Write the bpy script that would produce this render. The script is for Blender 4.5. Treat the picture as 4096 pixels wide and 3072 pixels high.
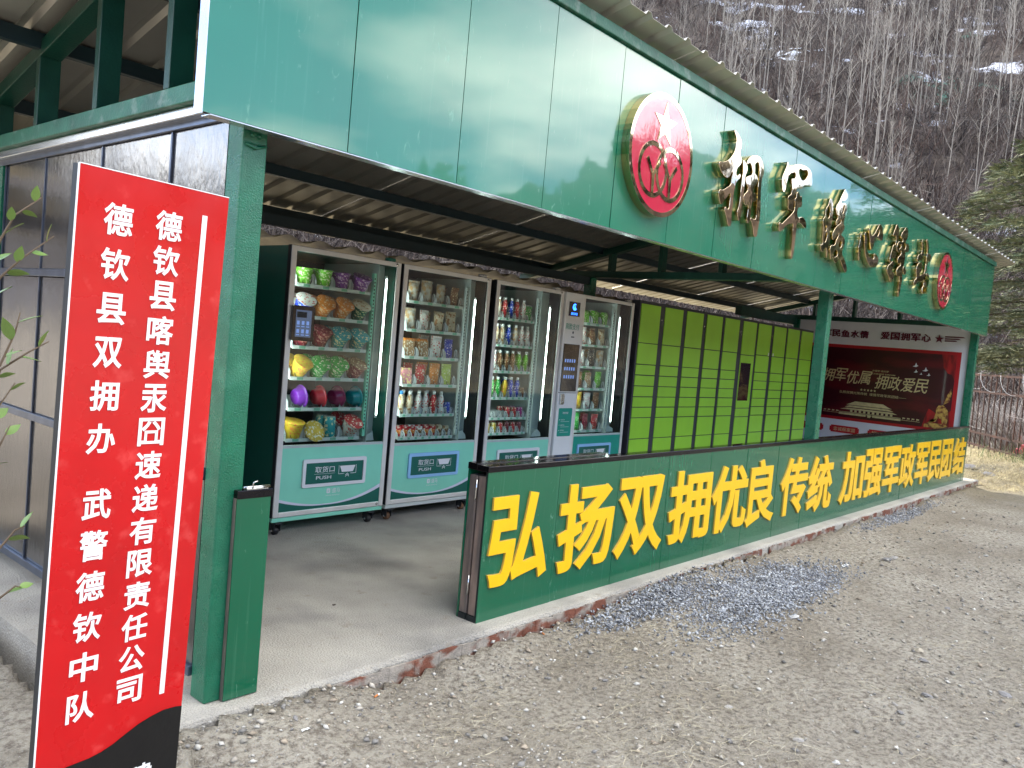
import bpy, math, random
import numpy as np
from mathutils import Vector, Matrix, noise
R = math.radians
random.seed(7); np.random.seed(7)
for o in list(bpy.data.objects): bpy.data.objects.remove(o)
S = bpy.context.scene
COL = S.collection

# ------------------------------------------------------------------ camera
cam_data = bpy.data.cameras.new('camera'); cam = bpy.data.objects.new('camera', cam_data); COL.objects.link(cam)
cam_data.sensor_fit = 'HORIZONTAL'; cam_data.sensor_width = 36.0; cam_data.lens = 36.0 * 3300 / 4096
cam_data.clip_start = .05; cam_data.clip_end = 3000
_r = Vector((0.65272562, -0.75250179, 0.08769451)); _u = Vector((-0.01841673, 0.09995893, 0.99482111)); _f = Vector((0.75737051, 0.65096027, -0.05138713))
cam.matrix_world = Matrix(((_r.x, _u.x, -_f.x, -1.5749), (_r.y, _u.y, -_f.y, -2.7066), (_r.z, _u.z, -_f.z, 1.4275), (0, 0, 0, 1)))
S.camera = cam

# ------------------------------------------------------------------ sky, sun, exposure
SUN_EL, SUN_AZ = 37.0, 12.0          # azimuth counted from +y towards +x: the sun stands behind the shed
W = bpy.data.worlds.new('World'); S.world = W; W.use_nodes = True
nt = W.node_tree; nt.nodes.clear()
def nd(nt, t, **k):
    n = nt.nodes.new(t)
    for a, b in k.items(): setattr(n, a, b)
    return n
sky = nd(nt, 'ShaderNodeTexSky', sky_type='NISHITA', sun_disc=False)
sky.sun_elevation = R(SUN_EL); sky.sun_rotation = R(SUN_AZ); sky.altitude = 3200; sky.air_density = 1.0; sky.dust_density = .6; sky.ozone_density = 1.5
tc = nd(nt, 'ShaderNodeTexCoord'); sep = nd(nt, 'ShaderNodeSeparateXYZ')
nt.links.new(tc.outputs['Generated'], sep.inputs[0])
addz = nd(nt, 'ShaderNodeMath', operation='ADD'); addz.inputs[1].default_value = .12
mx = nd(nt, 'ShaderNodeMath', operation='MAXIMUM'); mx.inputs[1].default_value = .05
nt.links.new(sep.outputs[2], addz.inputs[0]); nt.links.new(addz.outputs[0], mx.inputs[0])
dx = nd(nt, 'ShaderNodeMath', operation='DIVIDE'); dy = nd(nt, 'ShaderNodeMath', operation='DIVIDE')
nt.links.new(sep.outputs[0], dx.inputs[0]); nt.links.new(mx.outputs[0], dx.inputs[1])
nt.links.new(sep.outputs[1], dy.inputs[0]); nt.links.new(mx.outputs[0], dy.inputs[1])
cmb = nd(nt, 'ShaderNodeCombineXYZ'); nt.links.new(dx.outputs[0], cmb.inputs[0]); nt.links.new(dy.outputs[0], cmb.inputs[1])
cn = nd(nt, 'ShaderNodeTexNoise'); cn.inputs['Scale'].default_value = .75; cn.inputs['Detail'].default_value = 6; cn.inputs['Roughness'].default_value = .52
nt.links.new(cmb.outputs[0], cn.inputs['Vector'])
cr = nd(nt, 'ShaderNodeValToRGB'); cr.color_ramp.elements[0].position = .47; cr.color_ramp.elements[1].position = .66
nt.links.new(cn.outputs[0], cr.inputs[0])
mixc = nd(nt, 'ShaderNodeMixRGB'); mixc.inputs[2].default_value = (15.2, 14.8, 13.4, 1)
nt.links.new(cr.outputs[0], mixc.inputs[0]); nt.links.new(sky.outputs[0], mixc.inputs[1])
bg = nd(nt, 'ShaderNodeBackground'); bg.inputs[1].default_value = .13
wo = nd(nt, 'ShaderNodeOutputWorld'); nt.links.new(mixc.outputs[0], bg.inputs[0]); nt.links.new(bg.outputs[0], wo.inputs[0])
sd = bpy.data.lights.new('sun', 'SUN'); sd.energy = 2.3; sd.angle = R(.53); sd.color = (1, .93, .82)
sun = bpy.data.objects.new('sun', sd); COL.objects.link(sun)
sv = Vector((math.sin(R(SUN_AZ)) * math.cos(R(SUN_EL)), math.cos(R(SUN_AZ)) * math.cos(R(SUN_EL)), math.sin(R(SUN_EL))))
sun.rotation_euler = (-sv).to_track_quat('-Z', 'Y').to_euler(); sun.location = sv * 60
S.view_settings.view_transform = 'Standard'; S.view_settings.look = 'None'; S.view_settings.exposure = 2.25; S.view_settings.gamma = 1
S.view_settings.use_curve_mapping = False
S.render.engine = 'CYCLES'
S.cycles.max_bounces = 7; S.cycles.transparent_max_bounces = 12; S.cycles.glossy_bounces = 5; S.cycles.use_denoising = True
S.cycles.sample_clamp_indirect = 6

# ------------------------------------------------------------------ materials
MATS = {}
def M(name, col=(.5, .5, .5), rough=.5, metal=0, coat=0, var=0, vscale=6, bump=0, bscale=60, spec=.5, emit=None, estr=0, col2=None, c2scale=30, c2lo=.5, c2hi=.56, ior=1.45, rvar=0, detail=4, tint=False, coordscale=None, coatr=.03):
    if name in MATS: return MATS[name]
    m = bpy.data.materials.new(name); m.use_nodes = True; nt = m.node_tree; b = nt.nodes['Principled BSDF']
    MATS[name] = m
    b.inputs['Base Color'].default_value = (*col, 1); b.inputs['Roughness'].default_value = rough; b.inputs['Metallic'].default_value = metal
    b.inputs['Specular IOR Level'].default_value = spec; b.inputs['Coat Weight'].default_value = coat; b.inputs['Coat Roughness'].default_value = coatr; b.inputs['IOR'].default_value = ior
    if emit: b.inputs['Emission Color'].default_value = (*emit, 1); b.inputs['Emission Strength'].default_value = estr
    tc = nd(nt, 'ShaderNodeTexCoord'); vec = tc.outputs['Object']
    if coordscale:
        mp = nd(nt, 'ShaderNodeMapping'); mp.inputs['Scale'].default_value = coordscale; nt.links.new(vec, mp.inputs[0]); vec = mp.outputs[0]
    last = None
    if tint:
        at = nd(nt, 'ShaderNodeAttribute', attribute_name='tint'); last = at.outputs['Color']
    if col2:
        n2 = nd(nt, 'ShaderNodeTexNoise'); n2.inputs['Scale'].default_value = c2scale; n2.inputs['Detail'].default_value = detail; nt.links.new(vec, n2.inputs['Vector'])
        r2 = nd(nt, 'ShaderNodeValToRGB'); r2.color_ramp.elements[0].position = c2lo; r2.color_ramp.elements[1].position = c2hi; nt.links.new(n2.outputs[0], r2.inputs[0])
        mi = nd(nt, 'ShaderNodeMixRGB'); mi.inputs[1].default_value = (*col, 1); mi.inputs[2].default_value = (*col2, 1); nt.links.new(r2.outputs[0], mi.inputs[0])
        if last: nt.links.new(last, mi.inputs[1])
        last = mi.outputs[0]
    if var:
        n = nd(nt, 'ShaderNodeTexNoise'); n.inputs['Scale'].default_value = vscale; n.inputs['Detail'].default_value = 6; nt.links.new(vec, n.inputs['Vector'])
        mr = nd(nt, 'ShaderNodeMapRange'); mr.inputs[1].default_value = .25; mr.inputs[2].default_value = .75; mr.inputs[3].default_value = 1 - var; mr.inputs[4].default_value = 1 + var; nt.links.new(n.outputs[0], mr.inputs[0])
        hs = nd(nt, 'ShaderNodeHueSaturation'); hs.inputs['Color'].default_value = (*col, 1); nt.links.new(mr.outputs[0], hs.inputs['Value'])
        if last: nt.links.new(last, hs.inputs['Color'])
        last = hs.outputs[0]
    if last: nt.links.new(last, b.inputs['Base Color'])
    if rvar:
        n = nd(nt, 'ShaderNodeTexNoise'); n.inputs['Scale'].default_value = vscale * 1.7; n.inputs['Detail'].default_value = 7; nt.links.new(vec, n.inputs['Vector'])
        mr = nd(nt, 'ShaderNodeMapRange'); mr.inputs[1].default_value = .3; mr.inputs[2].default_value = .8; mr.inputs[3].default_value = max(0, rough - rvar); mr.inputs[4].default_value = rough + rvar; nt.links.new(n.outputs[0], mr.inputs[0]); nt.links.new(mr.outputs[0], b.inputs['Roughness'])
    if bump:
        n = nd(nt, 'ShaderNodeTexNoise'); n.inputs['Scale'].default_value = bscale; n.inputs['Detail'].default_value = 3; nt.links.new(vec, n.inputs['Vector'])
        bp = nd(nt, 'ShaderNodeBump'); bp.inputs['Strength'].default_value = bump; bp.inputs['Distance'].default_value = .01; nt.links.new(n.outputs[0], bp.inputs['Height']); nt.links.new(bp.outputs[0], b.inputs['Normal'])
        if coat: nt.links.new(bp.outputs[0], b.inputs['Coat Normal'])
    return m

def scuffed(name, col, scuff, rough=.12, coat=.6, wav=.06, amount=.62):
    """glossy painted aluminium sheet: chalky scratches and dust smears on top, faint waviness"""
    m = M(name, col, rough, coat=coat, var=.10, vscale=2.0, spec=.6)
    nt = m.node_tree; b = nt.nodes['Principled BSDF']
    src = b.inputs['Base Color'].links[0].from_socket
    tc = nd(nt, 'ShaderNodeTexCoord')
    mp = nd(nt, 'ShaderNodeMapping'); mp.inputs['Scale'].default_value = (3, 3, 1.1); nt.links.new(tc.outputs['Object'], mp.inputs[0])
    n = nd(nt, 'ShaderNodeTexNoise'); n.inputs['Scale'].default_value = 9; n.inputs['Detail'].default_value = 9; n.inputs['Roughness'].default_value = .68; n.inputs['Distortion'].default_value = .8; nt.links.new(mp.outputs[0], n.inputs['Vector'])
    n2 = nd(nt, 'ShaderNodeTexNoise'); n2.inputs['Scale'].default_value = 1.4; n2.inputs['Detail'].default_value = 2; nt.links.new(tc.outputs['Object'], n2.inputs['Vector'])
    ad = nd(nt, 'ShaderNodeMath', operation='MULTIPLY_ADD'); ad.inputs[1].default_value = .35; nt.links.new(n2.outputs[0], ad.inputs[0]); nt.links.new(n.outputs[0], ad.inputs[2])
    r = nd(nt, 'ShaderNodeValToRGB'); r.color_ramp.elements[0].position = amount + .17; r.color_ramp.elements[1].position = amount + .30; nt.links.new(ad.outputs[0], r.inputs[0])
    sc = nd(nt, 'ShaderNodeMath', operation='MULTIPLY'); sc.inputs[1].default_value = .55; nt.links.new(r.outputs[0], sc.inputs[0])
    mi = nd(nt, 'ShaderNodeMixRGB'); mi.inputs[2].default_value = (*scuff, 1); nt.links.new(sc.outputs[0], mi.inputs[0]); nt.links.new(src, mi.inputs[1]); nt.links.new(mi.outputs[0], b.inputs['Base Color'])
    ms = nd(nt, 'ShaderNodeMapping'); ms.inputs['Scale'].default_value = (26, 26, .9); nt.links.new(tc.outputs['Object'], ms.inputs[0])
    ns = nd(nt, 'ShaderNodeTexNoise'); ns.inputs['Scale'].default_value = 1.6; ns.inputs['Detail'].default_value = 5; ns.inputs['Roughness'].default_value = .65; nt.links.new(ms.outputs[0], ns.inputs['Vector'])
    rs_ = nd(nt, 'ShaderNodeValToRGB'); rs_.color_ramp.elements[0].position = .58; rs_.color_ramp.elements[1].position = .80; nt.links.new(ns.outputs[0], rs_.inputs[0])
    k2 = nd(nt, 'ShaderNodeMath', operation='MULTIPLY'); k2.inputs[1].default_value = .13; nt.links.new(rs_.outputs[0], k2.inputs[0])
    m3 = nd(nt, 'ShaderNodeMixRGB'); m3.inputs[2].default_value = (*scuff, 1); nt.links.new(k2.outputs[0], m3.inputs[0]); nt.links.new(mi.outputs[0], m3.inputs[1]); nt.links.new(m3.outputs[0], b.inputs['Base Color'])
    mr = nd(nt, 'ShaderNodeMapRange'); mr.inputs[3].default_value = coat; mr.inputs[4].default_value = coat * .3; nt.links.new(r.outputs[0], mr.inputs[0]); nt.links.new(mr.outputs[0], b.inputs['Coat Weight'])
    wn = nd(nt, 'ShaderNodeTexNoise'); wn.inputs['Scale'].default_value = 2.2; wn.inputs['Detail'].default_value = 1; nt.links.new(tc.outputs['Object'], wn.inputs['Vector'])
    bp = nd(nt, 'ShaderNodeBump'); bp.inputs['Strength'].default_value = wav; bp.inputs['Distance'].default_value = .05; nt.links.new(wn.outputs[0], bp.inputs['Height'])
    nt.links.new(bp.outputs[0], b.inputs['Normal']); nt.links.new(bp.outputs[0], b.inputs['Coat Normal'])
    return m

mFascia = scuffed('fascia_green', (.006, .155, .085), (.22, .44, .34), rough=.24, coat=.9, wav=.022, amount=.64)
mWallG = scuffed('wall_green', (.002, .098, .046), (.20, .40, .30), rough=.25, coat=.45, wav=.02, amount=.63)
mGreenP = M('green_paint', (.006, .125, .066), .33, coat=.35, var=.22, vscale=9, bump=.30, bscale=160, rvar=.12, coatr=.12, col2=(.03, .17, .10), c2scale=7, c2lo=.52, c2hi=.75)
mGreenRail = M('green_rail_paint', (.02, .13, .08), .4, var=.3, vscale=7, bump=.2, bscale=90, col2=(.20, .28, .24), c2scale=12, c2lo=.55, c2hi=.75)
mTruss = M('truss_dark_green', (.006, .05, .034), .38, var=.25, vscale=8, bump=.15, bscale=90)
mPurlin = M('purlin_dark', (.006, .022, .03), .45, var=.2, vscale=5)
mRoof = M('galvanised_sheet', (.50, .475, .42), .36, metal=.65, var=.10, vscale=3, bump=.08, bscale=25, rvar=.08)
mGold = M('polished_gold', (.66, .53, .38), .03, metal=1, bump=.05, bscale=7, var=.04)
mGoldSide = M('gold_side', (.46, .38, .18), .12, metal=1, var=.1, vscale=14)
mEmRed = M('emblem_red', (.50, .018, .055), .08, coat=1, spec=.8, bump=.05, bscale=14, var=.06)
mYellow = M('yellow_acrylic', (.80, .47, .004), .3, coat=.25, var=.04, vscale=12)
mYellowS = M('yellow_acrylic_edge', (.62, .36, .06), .45)
mBlackM = M('black_mirror_steel', (.03, .028, .032), .09, metal=.85, bump=.10, bscale=7, var=.1)
mSteelRaw = M('mill_steel', (.20, .165, .15), .5, metal=.45, var=.3, vscale=9, col2=(.33, .24, .20), c2scale=4, c2lo=.45, c2hi=.6, coordscale=(3, 3, .6))
mChrome = M('chrome', (.7, .7, .7), .12, metal=1)
mDarkIn = M('dark_edge', (.015, .02, .02), .6)
mSilver = M('silver_trim', (.65, .66, .68), .25, metal=.9, var=.1)
mAlu = M('satin_aluminium', (.72, .70, .67), .42, metal=.25, var=.12, vscale=5, bump=.03, bscale=40)
mMint = M('mint_vinyl', (.235, .66, .49), .4, coat=.15, var=.05, vscale=5, bump=.06, bscale=10)
mTeal = M('teal_vinyl', (.012, .30, .22), .4, coat=.15, var=.06)
mTealD = M('dark_teal_print', (.006, .115, .085), .45)
mWhiteP = M('white_print', (.72, .72, .74), .45)
mLilac = M('white_swoosh', (.66, .66, .76), .45)
mBlueT = M('blue_tape_frame', (.28, .52, .80), .5)
mCabG = M('cabinet_green', (.006, .12, .085), .35, coat=.2, var=.08)
mCabB = M('cabinet_dark', (.02, .022, .026), .5)
mInner = M('liner_grey', (.44, .50, .49), .5, var=.1)
mInnerD = M('liner_dark', (.028, .032, .036), .6, var=.2)
mMintIn = M('mint_liner', (.10, .40, .28), .45)
mShelf = M('shelf_white', (.55, .60, .58), .4)
mTag = M('tag_green', (.16, .40, .28), .5)
mDiv = M('divider_grey', (.50, .52, .53), .5)
mCoil = M('coil_black', (.01, .01, .012), .3)
mLEDFill = M('led_and_fill_strip', (.9, .9, .9), .4, emit=(.86, 1.0, .95), estr=4.2)
mLEDdot = M('led_dots', (.8, .9, .85), .4, emit=(.8, 1.0, .92), estr=1.2)
mWheel = M('rubber_black', (.012, .012, .014), .5)
mRustW = M('rusty_wheel', (.16, .08, .04), .7, var=.3, vscale=40)
mScreen = M('screen_black', (.008, .009, .014), .08, coat=1)
mIcon = M('screen_icons', (.02, .03, .08), .3, emit=(.10, .17, .38), estr=.35)
mLogoB = M('blue_logo_light', (.01, .06, .4), .3, emit=(.02, .14, 1.0), estr=1.6)
mKiosk = M('kiosk_white', (.76, .76, .75), .4, var=.04)
mLime = M('lime_door', (.34, .68, .05), .36, coat=.12, var=.06, vscale=3)
mLockG = M('locker_grey', (.045, .045, .058), .45, var=.1)
mBoard = M('board_white', (.70, .69, .74), .55, var=.05)
mPoster = M('poster_maroon', (.050, .002, .008), .35, coat=.12, col2=(.17, .004, .012), c2scale=1.6, c2lo=.50, c2hi=.78, detail=5, coordscale=(1, .6, 2.2))
mPosterR = M('poster_red', (.42, .008, .014), .4)
mPosterG = M('poster_gold', (.62, .50, .26), .45, var=.2, vscale=20)
mMaroonT = M('maroon_letters', (.12, .006, .028), .5)
mPlate = M('red_plate', (.46, .012, .02), .4)
mSignR = M('sign_red', (.52, .003, .006), .33, coat=.4, var=.12, vscale=5, bump=.22, bscale=6, coatr=.12, rvar=.15, col2=(.60, .035, .035), c2scale=16, c2lo=.60, c2hi=.72, detail=8)
mSignB = M('sign_black', (.006, .006, .007), .3, coat=.3, bump=.12, bscale=30)
mSignW = M('sign_white', (.80, .82, .84), .4)
mSideW = M('side_wall_steel', (.23, .22, .215), .20, metal=.9, bump=.13, bscale=34, rvar=.05, var=.15, vscale=2.5, coordscale=(1, 1, .5))
mSideRail = M('side_rail_steel', (.10, .12, .17), .3, metal=.7, var=.3, vscale=10)
mWood = M('old_timber', (.035, .028, .03), .8, var=.4, vscale=7, bump=.4, bscale=30)
mOldSheet = M('old_sheet', (.26, .22, .13), .6, metal=.1, var=.4, vscale=3, col2=(.12, .085, .05), c2scale=4, c2lo=.5, c2hi=.7)
mRust = M('rusty_steel', (.040, .018, .013), .8, var=.4, vscale=12, bump=.4, bscale=60, col2=(.075, .032, .02), c2scale=9, c2lo=.5, c2hi=.7)
mRustEdge = M('red_primer_edge', (.16, .055, .033), .8, var=.35, vscale=14, bump=.5, bscale=60, col2=(.27, .24, .21), c2scale=5, c2lo=.44, c2hi=.56, coordscale=(1.6, 1, 2.5), detail=8)
mWire = M('razor_wire', (.5, .5, .5), .4, metal=.8)
mStone = M('stone', (.34, .32, .30), .85, var=.35, vscale=12, bump=.4, bscale=50, tint=True)
mTwig = M('bare_twigs', (.2, .15, .13), .85, tint=True, var=.2, vscale=1)
mTrunk = M('pale_bark', (.22, .20, .18), .8, var=.35, vscale=3, bump=.2, bscale=20)
mCedarLeaf = M('cedar_needles', (.07, .10, .045), .7, tint=True)
mCedarBark = M('cedar_bark', (.10, .08, .06), .9, var=.3)
mStraw = M('dry_straw', (.5, .45, .3), .8, tint=True)
mLeaf = M('leaf_green', (.12, .20, .04), .45, var=.3, vscale=30, coat=.1)
mStem = M('stem_brown', (.09, .06, .035), .7)
mPink = M('faded_red_board', (.50, .10, .13), .6, var=.2, vscale=6)
mGlass = None
def glass_mat():
    m = bpy.data.materials.new('window_glass'); m.use_nodes = True; nt = m.node_tree; nt.nodes.clear()
    o = nd(nt, 'ShaderNodeOutputMaterial'); mx = nd(nt, 'ShaderNodeMixShader'); t = nd(nt, 'ShaderNodeBsdfTransparent'); g = nd(nt, 'ShaderNodeBsdfGlossy')
    t.inputs[0].default_value = (.90, .95, .93, 1); g.inputs['Roughness'].default_value = .02
    fr = nd(nt, 'ShaderNodeFresnel'); fr.inputs[0].default_value = 1.5
    ml = nd(nt, 'ShaderNodeMath', operation='MULTIPLY'); ml.inputs[1].default_value = 1.5; nt.links.new(fr.outputs[0], ml.inputs[0])
    ge = nd(nt, 'ShaderNodeNewGeometry'); iv = nd(nt, 'ShaderNodeMath', operation='SUBTRACT'); iv.inputs[0].default_value = 1; nt.links.new(ge.outputs['Backfacing'], iv.inputs[1])
    m2 = nd(nt, 'ShaderNodeMath', operation='MULTIPLY'); nt.links.new(ml.outputs[0], m2.inputs[0]); nt.links.new(iv.outputs[0], m2.inputs[1])
    nt.links.new(m2.outputs[0], mx.inputs[0]); nt.links.new(t.outputs[0], mx.inputs[1]); nt.links.new(g.outputs[0], mx.inputs[2]); nt.links.new(mx.outputs[0], o.inputs[0])
    return m
mGlass = glass_mat()

# ------------------------------------------------------------------ builders
ORG = {}
def thing(name, label, cat, loc=(0, 0, 0), group=None):
    o = bpy.data.objects.new(name, None); o.empty_display_size = .05; COL.objects.link(o); o.location = loc
    o['label'] = label; o['category'] = cat
    if group: o['group'] = group
    ORG[o.name] = Vector(loc)
    return o
def tag(o, label=None, cat=None, group=None, kind=None):
    if label: o['label'] = label
    if cat: o['category'] = cat
    if group: o['group'] = group
    if kind: o['kind'] = kind
    return o
def root_of(o):
    while o.parent: o = o.parent
    return o
class MB:
    def __init__(s): s.v = []; s.f = []; s.mi = []; s.mats = []; s.sm = []
    def m(s, mat):
        if mat not in s.mats: s.mats.append(mat)
        return s.mats.index(mat)
    def add(s, vs, fs, mat=None, smooth=False):
        n = len(s.v); s.v += [tuple(p) for p in vs]; k = s.m(mat) if mat else 0
        for f in fs: s.f.append([i + n for i in f]); s.mi.append(k); s.sm.append(smooth)
        return s
    def box(s, x0, x1, y0, y1, z0, z1, mat=None):
        vs = [(x, y, z) for x in (x0, x1) for y in (y0, y1) for z in (z0, z1)]
        return s.add(vs, [(0, 1, 3, 2), (4, 6, 7, 5), (0, 4, 5, 1), (2, 3, 7, 6), (0, 2, 6, 4), (1, 5, 7, 3)], mat)
    def cbox(s, x0, x1, y0, y1, z0, z1, c, mat=None):
        """box with its vertical-plane edges chamfered by c"""
        p = [(x0 + c, z0), (x1 - c, z0), (x1, z0 + c), (x1, z1 - c), (x1 - c, z1), (x0 + c, z1), (x0, z1 - c), (x0, z0 + c)]
        return s.prism(p, y0, y1, mat, c)
    def prism(s, poly, y0, y1, mat=None, c=0):
        """polygon in x,z extruded in y; front edge chamfered by c"""
        n = len(poly)
        if c:
            cx = sum(p[0] for p in poly) / n; cz = sum(p[1] for p in poly) / n
            q = [(x + (c if x < cx else -c) * .6, z + (c if z < cz else -c) * .6) for x, z in poly]
            vs = [(x, y0, z) for x, z in q] + [(x, y0 + c * .6, z) for x, z in poly] + [(x, y1, z) for x, z in poly]
            fs = [tuple(range(n)), tuple(range(3 * n - 1, 2 * n - 1, -1))] + [(k * n + i, k * n + n + i, k * n + n + (i + 1) % n, k * n + (i + 1) % n) for k in (0, 1) for i in range(n)]
        else:
            vs = [(x, y0, z) for x, z in poly] + [(x, y1, z) for x, z in poly]
            fs = [tuple(range(n)), tuple(range(2 * n - 1, n - 1, -1))] + [(i, n + i, n + (i + 1) % n, (i + 1) % n) for i in range(n)]
        return s.add(vs, fs, mat)
    def prismx(s, poly, x0, x1, mat=None):
        """polygon in y,z extruded in x"""
        n = len(poly); vs = [(x0, y, z) for y, z in poly] + [(x1, y, z) for y, z in poly]
        return s.add(vs, [tuple(range(n)), tuple(range(2 * n - 1, n - 1, -1))] + [(i, n + i, n + (i + 1) % n, (i + 1) % n) for i in range(n)], mat)
    def tube(s, pts, r, n=6, mat=None, r1=None, cap=True):
        pts = [Vector(p) for p in pts]; k = len(pts); vs = []; up = Vector((.13, .22, .97))
        for i, p in enumerate(pts):
            d = (pts[min(i + 1, k - 1)] - pts[max(i - 1, 0)])
            d = d.normalized() if d.length > 1e-9 else Vector((0, 0, 1))
            a = d.cross(up)
            if a.length < .05: a = d.cross(Vector((1, 0, 0)))
            a.normalize(); b = d.cross(a); rr = r if r1 is None else r + (r1 - r) * i / (k - 1)
            vs += [p + (a * math.cos(2 * math.pi * j / n) + b * math.sin(2 * math.pi * j / n)) * rr for j in range(n)]
        fs = [(i * n + j, i * n + (j + 1) % n, (i + 1) * n + (j + 1) % n, (i + 1) * n + j) for i in range(k - 1) for j in range(n)]
        if cap: fs += [tuple(range(n - 1, -1, -1)), tuple(range((k - 1) * n, k * n))]
        return s.add(vs, fs, mat, True)
    def lathe(s, prof, n=16, mat=None, mtx=None, smooth=True):
        vs = [Vector((r * math.cos(2 * math.pi * j / n), r * math.sin(2 * math.pi * j / n), z)) for r, z in prof for j in range(n)]
        if mtx: vs = [mtx @ v for v in vs]
        k = len(prof)
        fs = [(i * n + j, i * n + (j + 1) % n, (i + 1) * n + (j + 1) % n, (i + 1) * n + j) for i in range(k - 1) for j in range(n)] + [tuple(range(n - 1, -1, -1)), tuple(range((k - 1) * n, k * n))]
        return s.add(vs, fs, mat, smooth)
    def build(s, name, mat=None, parent=None, bevel=0, org=None, link=True):
        me = bpy.data.meshes.new(name)
        o0 = Vector(org) if org is not None else (ORG.get(root_of(parent).name, Vector()) if parent else Vector())
        me.from_pydata([(p[0] - o0.x, p[1] - o0.y, p[2] - o0.z) for p in s.v], [], s.f)
        for m in (s.mats if s.mats else [mat]): me.materials.append(m)
        if s.mats and len(s.mats) > 1: me.polygons.foreach_set('material_index', s.mi)
        if any(s.sm): me.polygons.foreach_set('use_smooth', s.sm)
        me.update()
        ob = bpy.data.objects.new(name, me); COL.objects.link(ob)
        if parent: ob.parent = parent
        elif org is not None: ob.location = org
        if bevel:
            b = ob.modifiers.new('bevel', 'BEVEL'); b.width = bevel; b.segments = 2; b.limit_method = 'ANGLE'
        return ob
def copy_tree(o, parent=None):
    c = o.copy(); COL.objects.link(c)
    if parent: c.parent = parent
    for ch in list(o.children): copy_tree(ch, c)
    return c

GL = {}
def glyph(ch, off=0.0, depth=False):
    k = (ch, off, depth)
    if k in GL: return GL[k]
    cu = bpy.data.curves.new('t', 'FONT'); cu.body = ch; cu.size = 1; cu.offset = 0 if depth else off; cu.resolution_u = 3
    if depth: cu.extrude = .5
    if depth and off > .005: cu.bevel_depth = off; cu.bevel_resolution = 0
    ob = bpy.data.objects.new('t', cu); COL.objects.link(ob)
    dg = bpy.context.evaluated_depsgraph_get(); dg.update()
    me = bpy.data.meshes.new_from_object(ob.evaluated_get(dg))
    vs = [tuple(v.co) for v in me.vertices]; fs = [tuple(p.vertices) for p in me.polygons]
    bpy.data.objects.remove(ob); bpy.data.meshes.remove(me); bpy.data.curves.remove(cu)
    xs = [v[0] for v in vs] or [0, 1]; ys = [v[1] for v in vs] or [0, 1]
    GL[k] = (vs, fs, (min(xs), max(xs), min(ys), max(ys)))
    return GL[k]
def put_glyph(mb, ch, O, A, B, N, w, h, mat, off=0.0, depth=0.0, box=True):
    """one character fitted to a w x h box whose lower left corner is O (A across, B up, N outward)"""
    flat = depth <= 0
    vs, fs, (x0, x1, y0, y1) = glyph(ch, off, not flat or off > .005)
    if not fs: return
    d_ = depth if depth > 0 else .0003
    O = Vector(O); A = Vector(A); B = Vector(B); N = Vector(N)
    mb.add([O + A * ((x - x0) / (x1 - x0) * w) + B * ((y - y0) / (y1 - y0) * h) + N * ((z + .5 + off) * d_ if (depth > 0 or off > .005) else 0) for x, y, z in vs], fs, mat)
def put_line(mb, text, O, A, B, w, h, mat, off=0.0, N=(0, 0, 0)):
    """a whole line of text fitted to w x h"""
    vs, fs, (x0, x1, y0, y1) = glyph(text, min(off, .004))
    O = Vector(O); A = Vector(A); B = Vector(B)
    mb.add([O + A * ((x - x0) / (x1 - x0) * w) + B * ((y - y0) / (y1 - y0) * h) for x, y, z in vs], fs, mat)
XA, ZA, YN = Vector((1, 0, 0)), Vector((0, 0, 1)), Vector((0, -1, 0))
CAM = Vector((-1.5749, -2.7066, 1.4275))
ORDW = ['first', 'second', 'third', 'fourth', 'fifth', 'sixth', 'seventh', 'eighth', 'ninth', 'tenth', 'eleventh', 'twelfth', 'thirteenth', 'fourteenth', 'fifteenth', 'sixteenth', 'seventeenth', 'eighteenth', 'nineteenth', 'twentieth']

# ------------------------------------------------------------------ terrain
_perm = np.random.RandomState(3).rand(256, 256)
def vnoise(x, y):
    xi = np.floor(x).astype(int); yi = np.floor(y).astype(int); fx = x - xi; fy = y - yi
    fx = fx * fx * (3 - 2 * fx); fy = fy * fy * (3 - 2 * fy)
    g = lambda a, b: _perm[a & 255, b & 255]
    return (g(xi, yi) * (1 - fx) + g(xi + 1, yi) * fx) * (1 - fy) + (g(xi, yi + 1) * (1 - fx) + g(xi + 1, yi + 1) * fx) * fy - .5
def fbm(x, y, o=4):
    s = 0; a = 1
    for i in range(o): s = s + vnoise(x * 2 ** i + 17.3 * i, y * 2 ** i + 5.1 * i) * a; a *= .5
    return s
AZK = [-180, -120, -90, -45, -15, 5, 30, 60, 86, 104, 110, 114, 118, 123, 129, 135, 137, 150, 180]
RS = [60, 60, 45, 40, 26, 12, 14, 22, 26, 60, 60, 60, 60, 60, 60, 60, 60, 60, 60]; SL = [.24, .26, .22, .14, .22, .46, .50, .60, .60, .27, .25, .285, .31, .335, .265, .225, .26, .20, .24]; RC = [230, 230, 200, 200, 220, 220, 220, 200, 200, 230, 230, 230, 230, 230, 230, 230, 230, 230, 230]
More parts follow.
